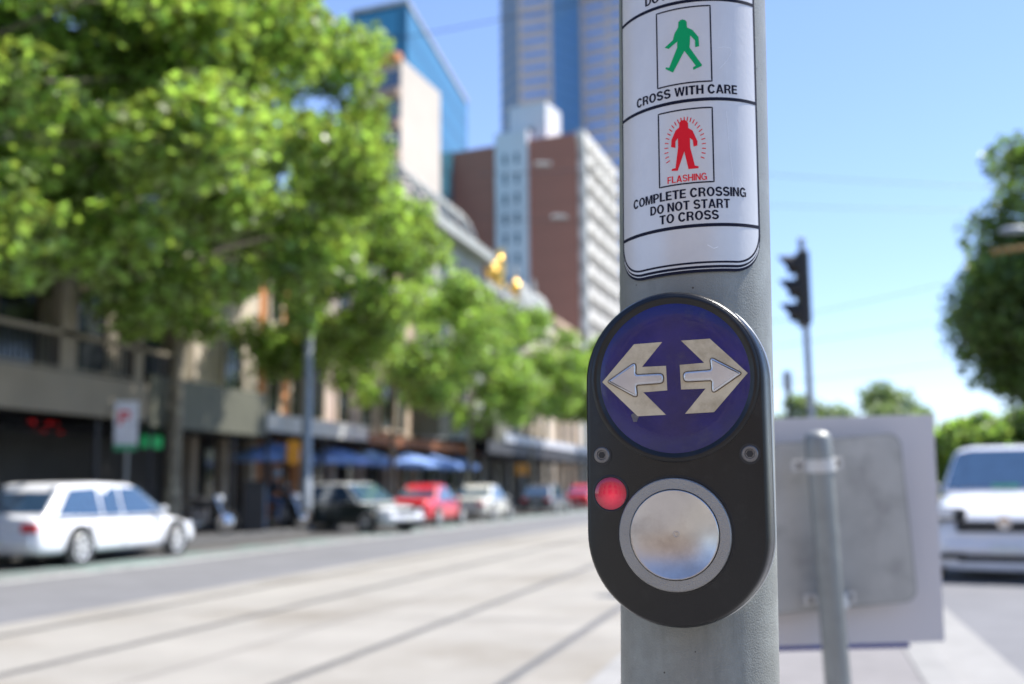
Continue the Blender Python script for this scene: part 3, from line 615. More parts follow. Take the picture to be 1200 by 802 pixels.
    def glass(name, quad, out, label_=None):
        c = [Vector(p) for p in quad]; nr = (c[1] - c[0]).cross(c[2] - c[0]).normalized()
        if nr.dot(Vector(out)) < 0: nr = -nr
        ct = sum(c, Vector()) / len(c)
        v = [p + nr * .014 for p in c] + [p - nr * .02 for p in c]; k = len(c)
        MB().add(v, [tuple(range(k)), tuple(reversed(range(k, 2 * k)))] + [(i, (i + 1) % k, k + (i + 1) % k, k + i) for i in range(k)]).build(name, M['glassblue'], root)
    def lp(a, b, t): return Vector(a) * (1 - t) + Vector(b) * t
    wl, wr_, tl_, tr_ = (-bw * .93, A0, zb_), (bw * .93, A0, zb_), (-rw * .93, A1, zr - .03), (rw * .93, A1, zr - .03)
    v = []; us = (-.93, -.66, -.22, .22, .66, .93)
    for off in (.03, -.02):
        for t in (.08, .88):
            for u in us:
                zz_ = ar_ * t * (1 if abs(u) < .9 else .25); p_ = Vector((u * (bw + (rw - bw) * t), A0 + (A1 - A0) * t, zb_ + (zr - .03 - zb_) * t + zz_)); v.append(p_ + Vector((0, .5, .86)) * off)
    f = []
    for k in range(5): f += [(k, k + 1, k + 7, k + 6), (12 + k, 18 + k, 19 + k, 13 + k), (k, 12 + k, 13 + k, k + 1), (6 + k, 7 + k, 19 + k, 18 + k)]
    f += [(0, 6, 18, 12), (5, 17, 23, 11)]
    MB().add(v, f).build('windscreen', M['glassblue'], root)
    wl, wr_, tl_, tr_ = (-bw * .9, A3, zb_), (bw * .9, A3, zb_), (-rw * .9, A2, zr - .03), (rw * .9, A2, zr - .03)
    glass('rear_window', [lp(wl, tl_, .16), lp(wr_, tr_, .16), lp(wr_, tr_, .88), lp(wl, tl_, .88)], (0, -1, .6))
    def sidept(y, t, sd_):      # on the side plane, t 0 belt .. 1 roof
        w_ = bw + (rw - bw) * t; return (sd_ * w_, y, zb_ + (zr - .03 - zb_) * t)
    ym = (A0 + A3) / 2 + (.1 if kind == 'sedan' else .35)
    for sd_ in (-1, 1):
        f0 = A0 - .28; f1 = A1 - .02
        glass('front_side_window', [sidept(f0 + .08, .05, sd_), sidept(f1, .9, sd_), sidept(ym + .03, .9, sd_), sidept(ym + .03, .05, sd_)], (sd_, 0, .2))
        if kind == 'sedan':
            glass('rear_side_window', [sidept(ym - .03, .05, sd_), sidept(ym - .03, .9, sd_), sidept(A2 + .05, .88, sd_), sidept(A3 + .3, .06, sd_)], (sd_, 0, .2))
        else:
            y3 = A2 + .62
            glass('rear_side_window', [sidept(ym - .03, .05, sd_), sidept(ym - .03, .9, sd_), sidept(y3 + .32, .9, sd_), sidept(y3 + .32, .05, sd_)], (sd_, 0, .2))
            glass('cargo_side_window', [sidept(y3 + .26, .05, sd_), sidept(y3 + .26, .9, sd_), sidept(A2 + .12, .84, sd_), sidept(A3 + .34, .08, sd_)], (sd_, 0, .2))
        # mirror
        MB().ball((sd_ * (hw + .06), A0 - .35, belt + .06), .09, 10, 6, (1, .7, .8)).build('mirror', paint, root, smooth=True)
        # side sill line and door gap
        for y in (ym, A0 - .3, ym - .95): MB().box(sd_ * hw * .982 - .012, sd_ * hw * .982 + .012, y - .006, y + .006, .3, belt - .1).build('door_gap', M['blackpl'], root)
        for y in (ym + .12, ym - .8): MB().box(sd_ * hw - .02, sd_ * hw + .02, y, y + .16, belt - .2, belt - .17).build('door_handle', paint, root, bevel=.008)
        rl = .33 if kind != 'suv' else .36
        for y in (fa, ra):
            mw = T(sd_ * (hw - .10), y, rl) @ rot('Y', 90 * sd_)
            MB().lathe([(rl + .06, 0), (rl + .06, .108)], 28, mw).build('wheel_arch', M['blackpl'], root)
            t_ = MB().lathe([(rl - .12, .02), (rl - .03, .0), (rl, .05), (rl, .105), (rl - .02, .123), (rl - .1, .127), (rl - .11, .118)], 28, mw).build('wheel', M['tyre'], root, smooth=True)
            rb = MB().lathe([(rl - .085, .112), (rl - .105, .131), (rl - .14, .118), (rl - .15, .116), (.05, .116), (.045, .128), (.01, .128)], 28, mw)
            for k in range(7): rb.box(-.022, .022, .04, rl - .13, .115, .127, mw @ rot('Z', k * 360 / 7))
            rb.build('rim', M['rim'], t_)
    # lamps and trim
    zt_l = belt - .16 if kind != 'suv' else belt - .2
    for sd_ in (-1, 1):
        MB().box(sd_ * hw * .70 - .16, sd_ * hw * .70 + .16, yr - .006, yr + .22, zt_l - .1, zt_l + .04).build('tail_light', M['taillamp'], root, bevel=.02)
        if kind == 'suv': MB().box(sd_ * hw * .74 - .24, sd_ * hw * .74 + .17, yf - .3, yf - .005, .80, .96).build('headlight_surround', M['blackpl'], root, bevel=.04)
        qx, qy, qz = (.66, yf - .05, hood - .30) if kind != 'suv' else (.77, yf + .015, .82)
        MB().box(sd_ * hw * qx - .13, sd_ * hw * qx + .13, qy - .29, qy, qz, qz + .12).build('headlight', M['headlamp'], root, bevel=.03)
    gw_ = .5 if kind != 'suv' else .62; g0_ = (hood - .3, hood - .17) if kind != 'suv' else (.65, .80)
    MB().box(-hw * gw_, hw * gw_, yf - .2, yf + (.006 if kind != 'suv' else .03), *g0_).build('grille', M['blackpl'], root, bevel=.03)
    if kind == 'suv':
        for sd_ in (-1, 1): MB().box(sd_ * hw * .72 - .2, sd_ * hw * .72 + .16, yf - .2, yf + .044, .3, .37).build('lower_intake', M['blackpl'], root, bevel=.02)
    MB().box(-hw * .62, hw * .62, yf - .1, yf + .012, .26, .36).build('lower_grille', M['blackpl'], root, bevel=.02)
    MB().box(-hw * .8, hw * .8, yr - .05, yr + .2, .36, .56).build('rear_bumper', paint, root, bevel=.05, seg=3)
    MB().box(-hw * .8, hw * .8, yf - .2, yf + .04, .38, .52).build('front_bumper', front_paint or paint, root, bevel=.05, seg=3)
    MB().box(-.18, .18, yf + .04, yf + .052, .39, .49).build('number_plate', M['plate'], root)
    MB().box(-.18, .18, yr - .062, yr - .05, .40, .52).build('number_plate', M['plate'], root)
    return root
KX = -13.3
car('wagon', 'white station wagon parked at the left edge, its red tail light showing', (KX + .1, 18.0, 0), 0, M['car_white'], L=4.95)
d0 = at(432, 570, 32); d0.z = 0
hdg = Vector((math.cos(R_(15 - 38)), math.sin(R_(15 - 38)), 0)); rgt = Vector((hdg.y, -hdg.x, 0))    # heading, its right side faces the camera
cen = d0 - hdg * 1.75 - rgt * .86
car('sedan', 'dark sedan with pale front end and silver roof, nosing out behind the white wagon', (cen.x, cen.y, 0), math.atan2(-hdg.x, hdg.y), M['car_darkgreen'], front_paint=M['car_white'], roof_paint=M['car_silver'], L=5.1, W=1.72, H=1.5)
car('sedan', 'bright red car parked between the dark sedan and the champagne sedan', (KX, 37.5, 0), 0, M['car_red'], L=4.5)
car('sedan', 'champagne white sedan parked just beyond the red car', (KX, 44.4, 0), 0, M['car_champ'], L=4.5)
car('wagon', 'dark grey hatchback parked under the black awning, red tail light glowing', (KX, 56.4, 0), 0, M['car_grey'], L=4.7)
car('sedan', 'small distant red car, farthest of the parked row beside the black unit', (KX, 66.5, 0), 0, M['car_red'], L=4.5)
sh = Vector((-math.sin(R_(168)), math.cos(R_(168)), 0)); sc_ = at(1087, 600, 14.4); sc_.z = 0
sc_ = sc_ - sh * 2.25 + Vector((-sh.y, sh.x, 0)) * .93
suv = car('suv', 'white SUV facing the camera in the oncoming lane at the right edge', (sc_.x, sc_.y, 0), R_(168), M['car_white'], group=None, L=4.5, W=1.9, H=1.8)
suv.name = 'oncoming_car'
em = MB().lathe([(.085, 0), (.085, .012), (.02, .02)], 24, T(0, 2.285, .77) @ rot('X', -90)); em.build('round_badge', M['chrome'], suv, smooth=True)
MB().box(-.17, .17, 1.3, 1.34, 1.22, 1.27).build('dash_pass', M['plategreen'], suv)

# ------------------------------------------------------------------ trees
def leaf_mesh(name, m, clumps, n, size, parent, rs, seed):
    g = np.random.default_rng(seed); cl = np.array([c for c in clumps]); wts = cl[:, 3] ** 2.2; wts /= wts.sum()
    idx = g.choice(len(cl), n, p=wts); d = g.normal(size=(n, 3)); d /= np.linalg.norm(d, axis=1)[:, None]
    rr = g.random(n) ** (1 / 2.0); c = cl[idx, :3] + d * (rr * cl[idx, 3])[:, None] * np.array([1, 1, .72])
    a = g.normal(size=(n, 3)); a /= np.linalg.norm(a, axis=1)[:, None]
    nr = g.normal(size=(n, 3)) * .8 + np.array([0, 0, .9]); b = np.cross(nr, a); b /= np.linalg.norm(b, axis=1)[:, None]; a = np.cross(b, nr); a /= np.linalg.norm(a, axis=1)[:, None]
    s = size * (.6 + .8 * g.random(n))[:, None]
    V = np.stack([c - a * s * .5, c + b * s * .42 - a * s * .05 , c + a * s * .5, c - b * s * .42 - a * s * .05], 1).reshape(-1, 3)
    me = bpy.data.meshes.new(name); me.vertices.add(4 * n); me.vertices.foreach_set('co', V.ravel().astype(np.float32))
    me.loops.add(4 * n); me.loops.foreach_set('vertex_index', np.arange(4 * n, dtype=np.int32))
    me.polygons.add(n); me.polygons.foreach_set('loop_start', np.arange(0, 4 * n, 4, dtype=np.int32)); me.polygons.foreach_set('loop_total', np.full(n, 4, np.int32))
    me.update(calc_edges=True); me.validate(); me.materials.append(m); o = bpy.data.objects.new(name, me); COL.objects.link(o); o.parent = parent; return o
def tree(name, label_, loc, h, rx, ry, rz, zc, trunk_r, m, nleaf, size, seed, group, nclump=38, clump_r=(.8, 1.5), off=(0, 0), first=5.2):
    rs = random.Random(seed); root = empty(name, loc, 0, label_, 'tree', group)
    tr = MB(); pts = [Vector((0, 0, 0))]; rad = [trunk_r * 1.25]; top = zc + rz * .35
    for i in range(1, 8):
        t = i / 7; pts.append(Vector((off[0] * t * .6 + rs.uniform(-.1, .1) * t * 2, off[1] * t * .6 + rs.uniform(-.1, .1) * t * 2, top * t))); rad.append(trunk_r * (1 - .75 * t))
    tr.tube(pts, rad, 12)
    clumps = []
    for i in range(nclump):
        while True:
            d = Vector((rs.uniform(-1, 1), rs.uniform(-1, 1), rs.uniform(-1, 1)))
            if .25 < d.length < 1: break
        d *= (.86 / d.length) if rs.random() < .45 else 1
        c = Vector((off[0] + d.x * rx, off[1] + d.y * ry, zc + d.z * rz)); clumps.append((c.x, c.y, c.z, rs.uniform(*clump_r)))
        if i % 2 == 0:
            t0 = max(first / top, min(.95, (c.z - rz * .45) / top)); k = min(6, max(1, int(math.ceil(t0 * 7)))); p0 = pts[k]
            mid = (p0 + c) / 2 + Vector((rs.uniform(-.4, .4), rs.uniform(-.4, .4), rs.uniform(0, .5)))
            r0 = max(.03, trunk_r * .34 * (1 - .5 * t0)); tr.tube([p0, (p0 + mid) / 2 + Vector((0, 0, .1)), mid, c], [r0, r0 * .75, r0 * .5, r0 * .15], 7)
    tr.build('trunk', M['bark'], root, smooth=True)
    leaf_mesh('crown', m, clumps, nleaf, size, root, None, seed); return root
G = 'plane trees along the far footpath'
tree('plane_tree', 'big leafy plane tree at the left, closest to the camera, hiding the hotel balcony top', (-14.6, 12.6, .12), 13, 4.6, 5.5, 4.7, 9.0, .3, M['leafA'], 34000, .22, 11, G, 74, (.6, 1.5), off=(1.6, 1.5))
tree('plane_tree', 'large bright plane tree whose trunk rises right of the white wagon', (-15.15, 23.8, .12), 14, 5.2, 5.8, 5.3, 9.7, .22, M['leafA'], 52000, .21, 5, G, 135, (.5, 1.25), off=(.6, -1.2))
tree('plane_tree', 'leafy plane tree whose trunk hides behind the lamp post', (-15.9, 32.6, .12), 13, 4.0, 4.4, 4.6, 9.4, .17, M['leafA'], 30000, .2, 15, G, 70, (.5, 1.2), off=(.4, 0))
tree('plane_tree', 'young green plane tree over the row of blue umbrellas', (-15.2, 38.9, .12), 11, 3.6, 4.4, 3.7, 7.5, .14, M['leafB'], 15000, .2, 21, G, 62, (.5, 1.1))
tree('plane_tree', 'slim plane tree beside the left end of the black awning', (-15.2, 49.0, .12), 11, 3.5, 4.4, 3.8, 7.4, .15, M['leafB'], 14000, .21, 22, G, 56, (.5, 1.2))
tree('plane_tree', 'plane tree standing in front of the black awning and domed roofs', (-15.2, 60.5, .12), 10, 3.4, 4.4, 3.5, 8.0, .14, M['leafB'], 14000, .23, 23, G, 44, (.6, 1.2))
tree('plane_tree', 'farthest small plane tree, partly hidden by the push button unit', (-15.2, 78, .12), 11, 3.4, 4.4, 3.4, 9.0, .14, M['leafA'], 12000, .28, 24, G, 30, (.9, 1.5))
tree('elm_tree', 'big dark green elm overhanging the right edge of the picture', (11.9, 44.5, .12), 15, 4.7, 5.2, 6.1, 8.9, .35, M['leafC'], 44000, .28, 37, None, 72, (.7, 2.1), off=(-.8, 0))
GF = 'far trees beyond the road end'
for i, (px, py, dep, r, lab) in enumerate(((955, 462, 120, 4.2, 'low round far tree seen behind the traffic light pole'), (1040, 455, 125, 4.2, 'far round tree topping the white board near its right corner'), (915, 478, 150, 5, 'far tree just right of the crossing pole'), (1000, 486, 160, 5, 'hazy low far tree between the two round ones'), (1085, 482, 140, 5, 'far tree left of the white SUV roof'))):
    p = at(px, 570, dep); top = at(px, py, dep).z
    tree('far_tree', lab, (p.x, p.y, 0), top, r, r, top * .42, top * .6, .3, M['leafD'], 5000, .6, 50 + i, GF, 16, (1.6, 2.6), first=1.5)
for i, (px, dep, hh, lab) in enumerate(((1068, 72, 5.0, 'bushy tree peeping over the top right corner of the white board'), (1115, 62, 5.3, 'bright green bushy tree behind the left part of the SUV roof'), (1165, 60, 5.4, 'bright green bushy tree behind the middle of the SUV roof'), (1225, 58, 5.2, 'bright green bushy tree at the right edge below the elm'))):
    p = at(px, 570, dep); tree('bushy_tree', lab, (p.x, p.y, 0), hh, 2.8, 2.6, hh * .42, hh * .56, .15, M['leafB'], 9000, .3, 70 + i, 'bushy trees behind the white SUV', 22, (.8, 1.3), first=1)

# ------------------------------------------------------------------ left side buildings
FX = -19.5
def bldg(name, lab, y0, y1, h, m, x0=FX, x1=-36, cat='building'):
    r = empty(name, (x0, y0, .125), 0, lab, cat); r['y0'] = 0
    MB().box(x1 - x0, 0, .02, y1 - y0 - .02, 3.4, h).build('upper_wall', m, r)
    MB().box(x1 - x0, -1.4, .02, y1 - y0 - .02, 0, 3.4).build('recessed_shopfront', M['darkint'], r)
    n = max(2, int((y1 - y0) / 3.2))
    for k in range(n + 1):
        y = .2 + k * (y1 - y0 - .4) / n; MB().box(-.35, .02, y - .16, y + .16, 0, 3.4).build('pier', m, r)
        if k < n: MB().box(-1.395, -1.33, y + .4, y + (y1 - y0 - .4) / n - .4, .5, 2.7).build('shop_window', M['glassdark'], r)
    MB().box(-.1, .28, 0, y1 - y0, h - .5, h).build('cornice', m, r)
    return r
def windows(r, ys, zs, wd, ht, frame, depth=.12):
    for z in zs:
        for y in ys:
            fr = MB(); x = .03
            for b in ((y - wd / 2 - .14, y - wd / 2, z - .1, z + ht + .14), (y + wd / 2, y + wd / 2 + .14, z - .1, z + ht + .14), (y - wd / 2, y + wd / 2, z + ht, z + ht + .14), (y - wd / 2 - .2, y + wd / 2 + .2, z - .24, z - .1)): fr.box(-.02, .1, b[0], b[1], b[2], b[3])
            w_ = MB().box(-.02, .006, y - wd / 2, y + wd / 2, z - .1, z + ht).build('window', M['glassdark'], r); fr.build('window_frame', frame, w_)
def awning(name, lab, y0, y1, z0, z1, m, xo=-15.3, posts=True, cat='awning', slope=.25):
    r = empty(name, (FX, y0, .125), 0, lab, cat); Ly = y1 - y0; xo_ = xo - FX
    MB().add([(0, 0, z1 + slope), (xo_, 0, z1), (xo_, Ly, z1), (0, Ly, z1 + slope), (0, 0, z1 + slope - .12), (xo_, 0, z1 - .12), (xo_, Ly, z1 - .12), (0, Ly, z1 + slope - .12)], [(0, 1, 2, 3), (7, 6, 5, 4), (0, 4, 5, 1), (1, 5, 6, 2), (2, 6, 7, 3), (3, 7, 4, 0)]).build('canopy', m, r)
    MB().box(xo_ - .06, xo_ + .03, 0, Ly, z0, z1 + .04).build('fascia', m, r)
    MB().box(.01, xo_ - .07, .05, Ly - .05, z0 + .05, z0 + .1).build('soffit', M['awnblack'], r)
    if posts:
        for k in range(int(Ly / 4) + 1): MB().tube([(xo_ - .15, .3 + k * 4, 0), (xo_ - .15, .3 + k * 4, z0 + .06)], .05, 10).build('post', M['darkmetal'], r)
    return r
# corner hotel with the balcony
hb_ = empty('balcony_hotel', (FX, 4, .125), 0, 'drab cream hotel with a deep shaded balcony at the left', 'building'); Lh = 27.6
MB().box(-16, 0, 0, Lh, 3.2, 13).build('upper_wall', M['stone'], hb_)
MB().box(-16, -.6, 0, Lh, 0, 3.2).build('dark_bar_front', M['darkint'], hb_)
windows(hb_, [1.8 + 2.9 * k for k in range(9)], [4.0, 8.0], 1.5, 2.7, M['stone'])
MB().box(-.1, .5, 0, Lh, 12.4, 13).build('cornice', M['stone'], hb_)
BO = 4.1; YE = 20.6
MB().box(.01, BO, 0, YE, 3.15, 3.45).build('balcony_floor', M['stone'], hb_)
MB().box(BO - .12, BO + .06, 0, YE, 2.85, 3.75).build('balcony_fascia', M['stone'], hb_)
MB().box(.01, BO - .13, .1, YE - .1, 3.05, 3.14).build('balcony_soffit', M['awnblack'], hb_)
MB().box(.01, BO + .1, 0, YE, 7.0, 7.5).build('balcony_roof', M['stone'], hb_)
colY = [onX(px, FX + BO - .2) - 4 for px in (-130, 65, 150)] + [6.5, 10.5, 2.5, YE - .3]
for i, y in enumerate(colY):
    wd = .27 if i in (0, 1, 3, 4, 5) else .17
    MB().box(BO - .32, BO - .02, y - wd, y + wd, 3.76, 6.99).build('balcony_column', M['stone'], hb_, bevel=.02)
MB().box(BO - .1, BO - .02, 0, YE, 4.55, 4.66).build('hand_rail', M['stone'], hb_)
MB().box(BO - .09, BO - .03, 0, YE, 3.8, 3.86).build('bottom_rail', M['stone'], hb_)
bl_ = MB()
for k in range(int(YE / .16)): bl_.box(BO - .08, BO - .05, k * .16 + .05, k * .16 + .08, 3.87, 4.54)
bl_.build('balusters', M['darkmetal'], hb_)
for y in (.3, 5, 9.5, 14, 17.5, YE - .3): MB().tube([(BO - .3, y, 0), (BO - .3, y, 3.04)], .07, 10).build('verandah_post', M['darkmetal'], hb_)
# neon squiggle and a green lit sign, both too blurred to read
ns = at(55, 500, 27.5)
MB().tube([(0, -.75 + .1 * k, .1 * math.sin(k * 1.9) + .1 * math.cos(k * .7)) for k in range(16)], .028, 6).build('x', mat('red_neon', (.5, .02, .02), .5, emit=(1, .03, .04), es=.12)).name = 'neon_sign'
no = bpy.data.objects['neon_sign']; no.location = (FX - .55, onX(55, FX - .5), hX(55, 500, FX - .5)); tag(no, 'dim red neon scrawl in the dark bar front above the wagon', 'neon sign')
MB().box(-.06, .06, -.5, .5, -.17, .17).build('x', mat('green_lit', (.02, .3, .12), .5, emit=(.02, .8, .25), es=.06), bevel=.03).name = 'green_shop_sign'
no = bpy.data.objects['green_shop_sign']; no.location = (-17.2, onX(177, -17.2), hX(177, 518, -17.2)); tag(no, 'small green lit sign under the verandah right of the parking sign', 'sign')
awning('drab_awning', 'drab olive awning with deep fascia between the big trunk and lamp post', onX(172, -15.3), onX(309, -15.3), 2.75, 3.95, M['awndrab'], cat='awning')
b = bldg('cream_building', 'cream shop building with one tall dark window, left of the orange one', 31.7, onX(300, FX) - .05, 13, M['cream']); windows(b, [(onX(268, FX) - 31.7)], [4.2, 8.2], 1.15, 2.7, M['cream'])
y0 = onX(300, FX); y1 = onX(350, FX); b = bldg('orange_building', 'narrow terracotta orange shop building seen under the big tree', y0, y1, 12.5, M['orange']); windows(b, [1.1, 3.0], [3.9, 7.7], .9, 2.3, M['cream'])
MB().box(-.1, .35, 0, y1 - y0, 3.4, 3.75).build('string_course', M['cream'], b)
y2 = onX(455, FX); b = bldg('pink_building', 'pinkish grey rendered building behind the young plane tree', y1, y2, 12.5, M['pink']); windows(b, [1.5 + 2.6 * k for k in range(4)], [4.2, 8.2], 1.2, 2.4, M['cream'])
y2b = onX(488, FX); b = bldg('sandstone_building', 'sandstone fronted building behind the umbrellas, left of the arched roof', y2, y2b, 13.5, M['tan']); windows(b, [1.5 + 2.6 * k for k in range(2)], [4.2, 8.2], 1.2, 2.4, M['cream'])
awning('grey_awning', 'pale grey street awning above the nearest blue umbrellas', onX(311, -15.6), onX(430, -15.6), 2.95, 3.45, M['awngrey'], -15.6)
awning('brown_awning', 'reddish brown awning behind the farther blue umbrellas', onX(432, -16.4), onX(565, -16.4), 2.95, 3.3, mat('brown_awning', (.22, .08, .03), .7), -16.4)
# arched-roof palace
y3 = onX(490, FX); y4 = onX(566, FX); b = bldg('arched_roof_building', 'grey stone theatre with heavy cornice and skeletal arched roof frame', y3, y4, 16.0, M['greystone'])
MB().box(-8, .8, -.3, y4 - y3 + .2, 15.6, 16.2).build('cornice', M['greystone'], b)
windows(b, [1.6 + 2.6 * k for k in range(4)], [4.6, 8.6, 12.2], 1.3, 2.4, M['cream'])
for k in range(6):
    yy = .6 + k * 2.05; ps = [(-4 + 3.9 * math.cos(R_(a)), yy, 16.2 + 3.7 * math.sin(R_(a))) for a in range(0, 181, 15)]
    MB().tube(ps, .13, 8).build('roof_arch', M['galv'], b, smooth=True)
for a in (35, 90, 145): MB().tube([(-4 + 3.9 * math.cos(R_(a)), .6, 16.2 + 3.7 * math.sin(R_(a))), (-4 + 3.9 * math.cos(R_(a)), 10.85, 16.2 + 3.7 * math.sin(R_(a)))], .09, 8).build('roof_purlin', M['galv'], b)
MB().tube([(-4, .6, 19.9), (-4, .6, 21.4)], [.14, .06], 8).build('finial', M['galv'], b)
y5 = onX(612, FX); b = bldg('gilded_building', 'ornate grey and cream facade carrying the gold statue', y4, y5, 14.6, M['greystone']); windows(b, [1.6 + 2.5 * k for k in range(5)], [4.6, 8.4, 11.6], 1.2, 2.1, M['cream'])
gs = Vector((FX + .1, onX(586, FX), 14.75))
stt = MB(); stt.lathe([(.42, 0), (.42, .25), (.3, .35), (.27, .9), (.36, 1.3), (.42, 1.75), (.3, 2.1), (.14, 2.3), (.15, 2.35), (.2, 2.55), (.17, 2.75), (.03, 2.85)], 16)
stt.tube([(0, .3, 2.0), (0, .75, 2.5), (.1, .95, 3.1)], [.13, .1, .06], 8); stt.tube([(0, -.3, 1.95), (.2, -.6, 1.6), (.3, -.5, 1.25)], [.13, .1, .07], 8)
o = stt.build('gold_statue', M['gold'], smooth=True); o.location = gs; tag(o, 'gilded statue with one raised arm on the facade parapet', 'statue')
for px, nm, lab in ((577, 'gold_urn', 'gold urn on the parapet just below and left of the statue'), (604, 'gold_urn', 'gold urn on the parapet just right of the statue')):
    o = MB().lathe([(.3, 0), (.3, .2), (.12, .35), (.42, .75), (.5, 1.05), (.3, 1.3), (.12, 1.45), (.04, 1.7)], 16).build(nm, M['gold'], smooth=True); o.location = (FX + .15, onX(px, FX), 14.62); tag(o, lab, 'urn', 'gold urns on the parapet')
y6 = onX(650, FX); b = bldg('domed_building', 'cream building with two small grey domes beyond the statue', y5, y6, 13.8, M['cream']); windows(b, [1.8 + 2.8 * k for k in range(int((y6 - y5 - 1) / 2.8))], [4.6, 8.6], 1.2, 2.3, M['tan'])
for k, t in enumerate((.3, .85)):
    MB().lathe([(1.5, 0), (1.5, 1.0), (1.45, 1.2), (1.25, 2.0), (.85, 2.7), (.35, 3.1), (.2, 3.2), (.2, 3.7), (.05, 4.4)], 20, T(-1.2, (y6 - y5) * t, 13.8)).build('dome', M['greystone'], b, smooth=True)
y7 = onX(682, FX); b = bldg('tan_pilaster_building', 'sandy tan building with pale pilaster panel next to the black unit', y6, y7, 15.2, M['tan']); windows(b, [2.0 + 3.2 * k for k in range(int((y7 - y6 - 1) / 3.2))], [4.6, 8.6], 1.4, 2.6, M['cream'])
b = bldg('end_building', 'distant grey stone building closing the row behind the black unit', y7, 190, 14.5, M['greystone']); windows(b, [3 + 5 * k for k in range(12)], [4.6, 8.6], 1.6, 2.6, M['cream'])
awning('black_awning', 'long black street awning with pale top edge at the far right of the row', onX(572, -15.2), onX(700, -15.2), 2.95, 3.55, M['awnblack'], -15.2)
bd = MB().box(-.05, .3, 0, onX(696, -15.2) - onX(590, -15.2), 0, .42).build('sign_strip', mat('pale_sign_strip', (.5, .52, .56), .6)); bd.location = (-15.35, onX(590, -15.2), 3.75); tag(bd, 'pale signboard strip lying along the top edge of the black awning', 'signboard')
for px, lab in ((505, 'dark square planter box on the awning left of the slim plane tree'), (571, 'dark square planter box at the left end of the black awning')):
    o = MB().box(-.7, .7, -.8, .8, 0, 1.25).build('roof_box', M['awndrab'], bevel=.03); o.location = (-15.9, onX(px, -15.9), 3.6); tag(o, lab, 'planter', 'dark boxes on the awnings')

# ------------------------------------------------------------------ towers beyond
def xy(px, dep): p = at(px, hor(px), dep); return (p.x, p.y)
def ht(px, py, dep):
    x, y = xy(px, dep); r = ray(px, py); return EYE.z + r.z * math.hypot(x, y) / math.hypot(r.x, r.y)
def para(a, b, c): return [a, b, c, (a[0] + c[0] - b[0], a[1] + c[1] - b[1])]
# brick tower
A_, B_, C_ = xy(531, 143), xy(683, 135), xy(724, 154); H_ = ht(683, 155, 135)
M['brick'] = stripes('red_brown_brick', (.37, .16, .115), (.32, .14, .10), 2, 3.2, .06, .9)
M['towerwhite'] = mat('white_render_tower', (.62, .64, .68), .8, scale=.1)
bt_ = empty('brick_tower', (B_[0], B_[1], 0), 0, 'red brown brick tower with a white windowed strip and rooftop box', 'building')
def loc_(p, o=B_): return (p[0] - o[0], p[1] - o[1])
MB().prism([loc_(p) for p in para(A_, B_, C_)], 0, H_).build('brick_walls', M['brick'], bt_)
def face_quad(o, p, q, t0, t1, z0, z1, d0_, d1_, org):
    """box on the vertical face p->q between fractions t0..t1, from d0_ to d1_ metres out of it"""
    P0 = Vector(p); Q0 = Vector(q); d = (Q0 - P0); nr = Vector((d.y, -d.x)).normalized()
    a, b_ = P0 + d * t0, P0 + d * t1; og = Vector(org)
    ft = [a + nr * d0_ - og, b_ + nr * d0_ - og, b_ + nr * d1_ - og, a + nr * d1_ - og]
    return o.prism([tuple(x) for x in ft], z0, z1)
fr0 = (587 - 531) / 152; fr1 = (626 - 531) / 152
face_quad(MB(), A_, B_, fr0, fr1, 0, H_ + 1.4, -6, .5, B_).build('white_strip', M['towerwhite'], bt_)
for k in range(13):
    zz = H_ - 2.4 - k * 2.75
    for t in (.32, .68):
        tc_ = fr0 + (fr1 - fr0) * t; face_quad(MB(), A_, B_, tc_ - .013, tc_ + .013, zz - .7, zz + .7, .49, .56, B_).build('window', M['glassblue'], bt_)
face_quad(MB(), A_, B_, .42, .72, H_, ht(630, 128, 142), -7, -2, B_).build('rooftop_box', M['towerwhite'], bt_)
face_quad(MB(), A_, B_, .56, .62, H_ + 1.4, H_ + 2.4, -2, -1.9, B_).build('plant_door', M['darkint'], bt_)
M['towercream'] = mat('cream_balconies', (.62, .59, .55), .85, scale=.1)
face_quad(MB(), B_, C_, 0, 1, H_ - 1.2, H_ + .3, .0, 1.0, B_).build('white_parapet', M['towercream'], bt_)
for k in range(15):
    zz = H_ - 3.6 - k * 3.0
    bal = face_quad(MB(), B_, C_, .02, .98, zz, zz + 1.25, .0, 1.0, B_).build('balcony_band', M['towercream'], bt_)
    face_quad(MB(), B_, C_, .03, .97, zz + 1.3, zz + 2.7, .0, .12, B_).build('window_band', M['glassdark'], bt_)
for t in (.02, .26, .5, .74, .96): face_quad(MB(), B_, C_, t, t + .035, 0, H_ - 1.3, .02, 1.1, B_).build('white_fin', M['towercream'], bt_)
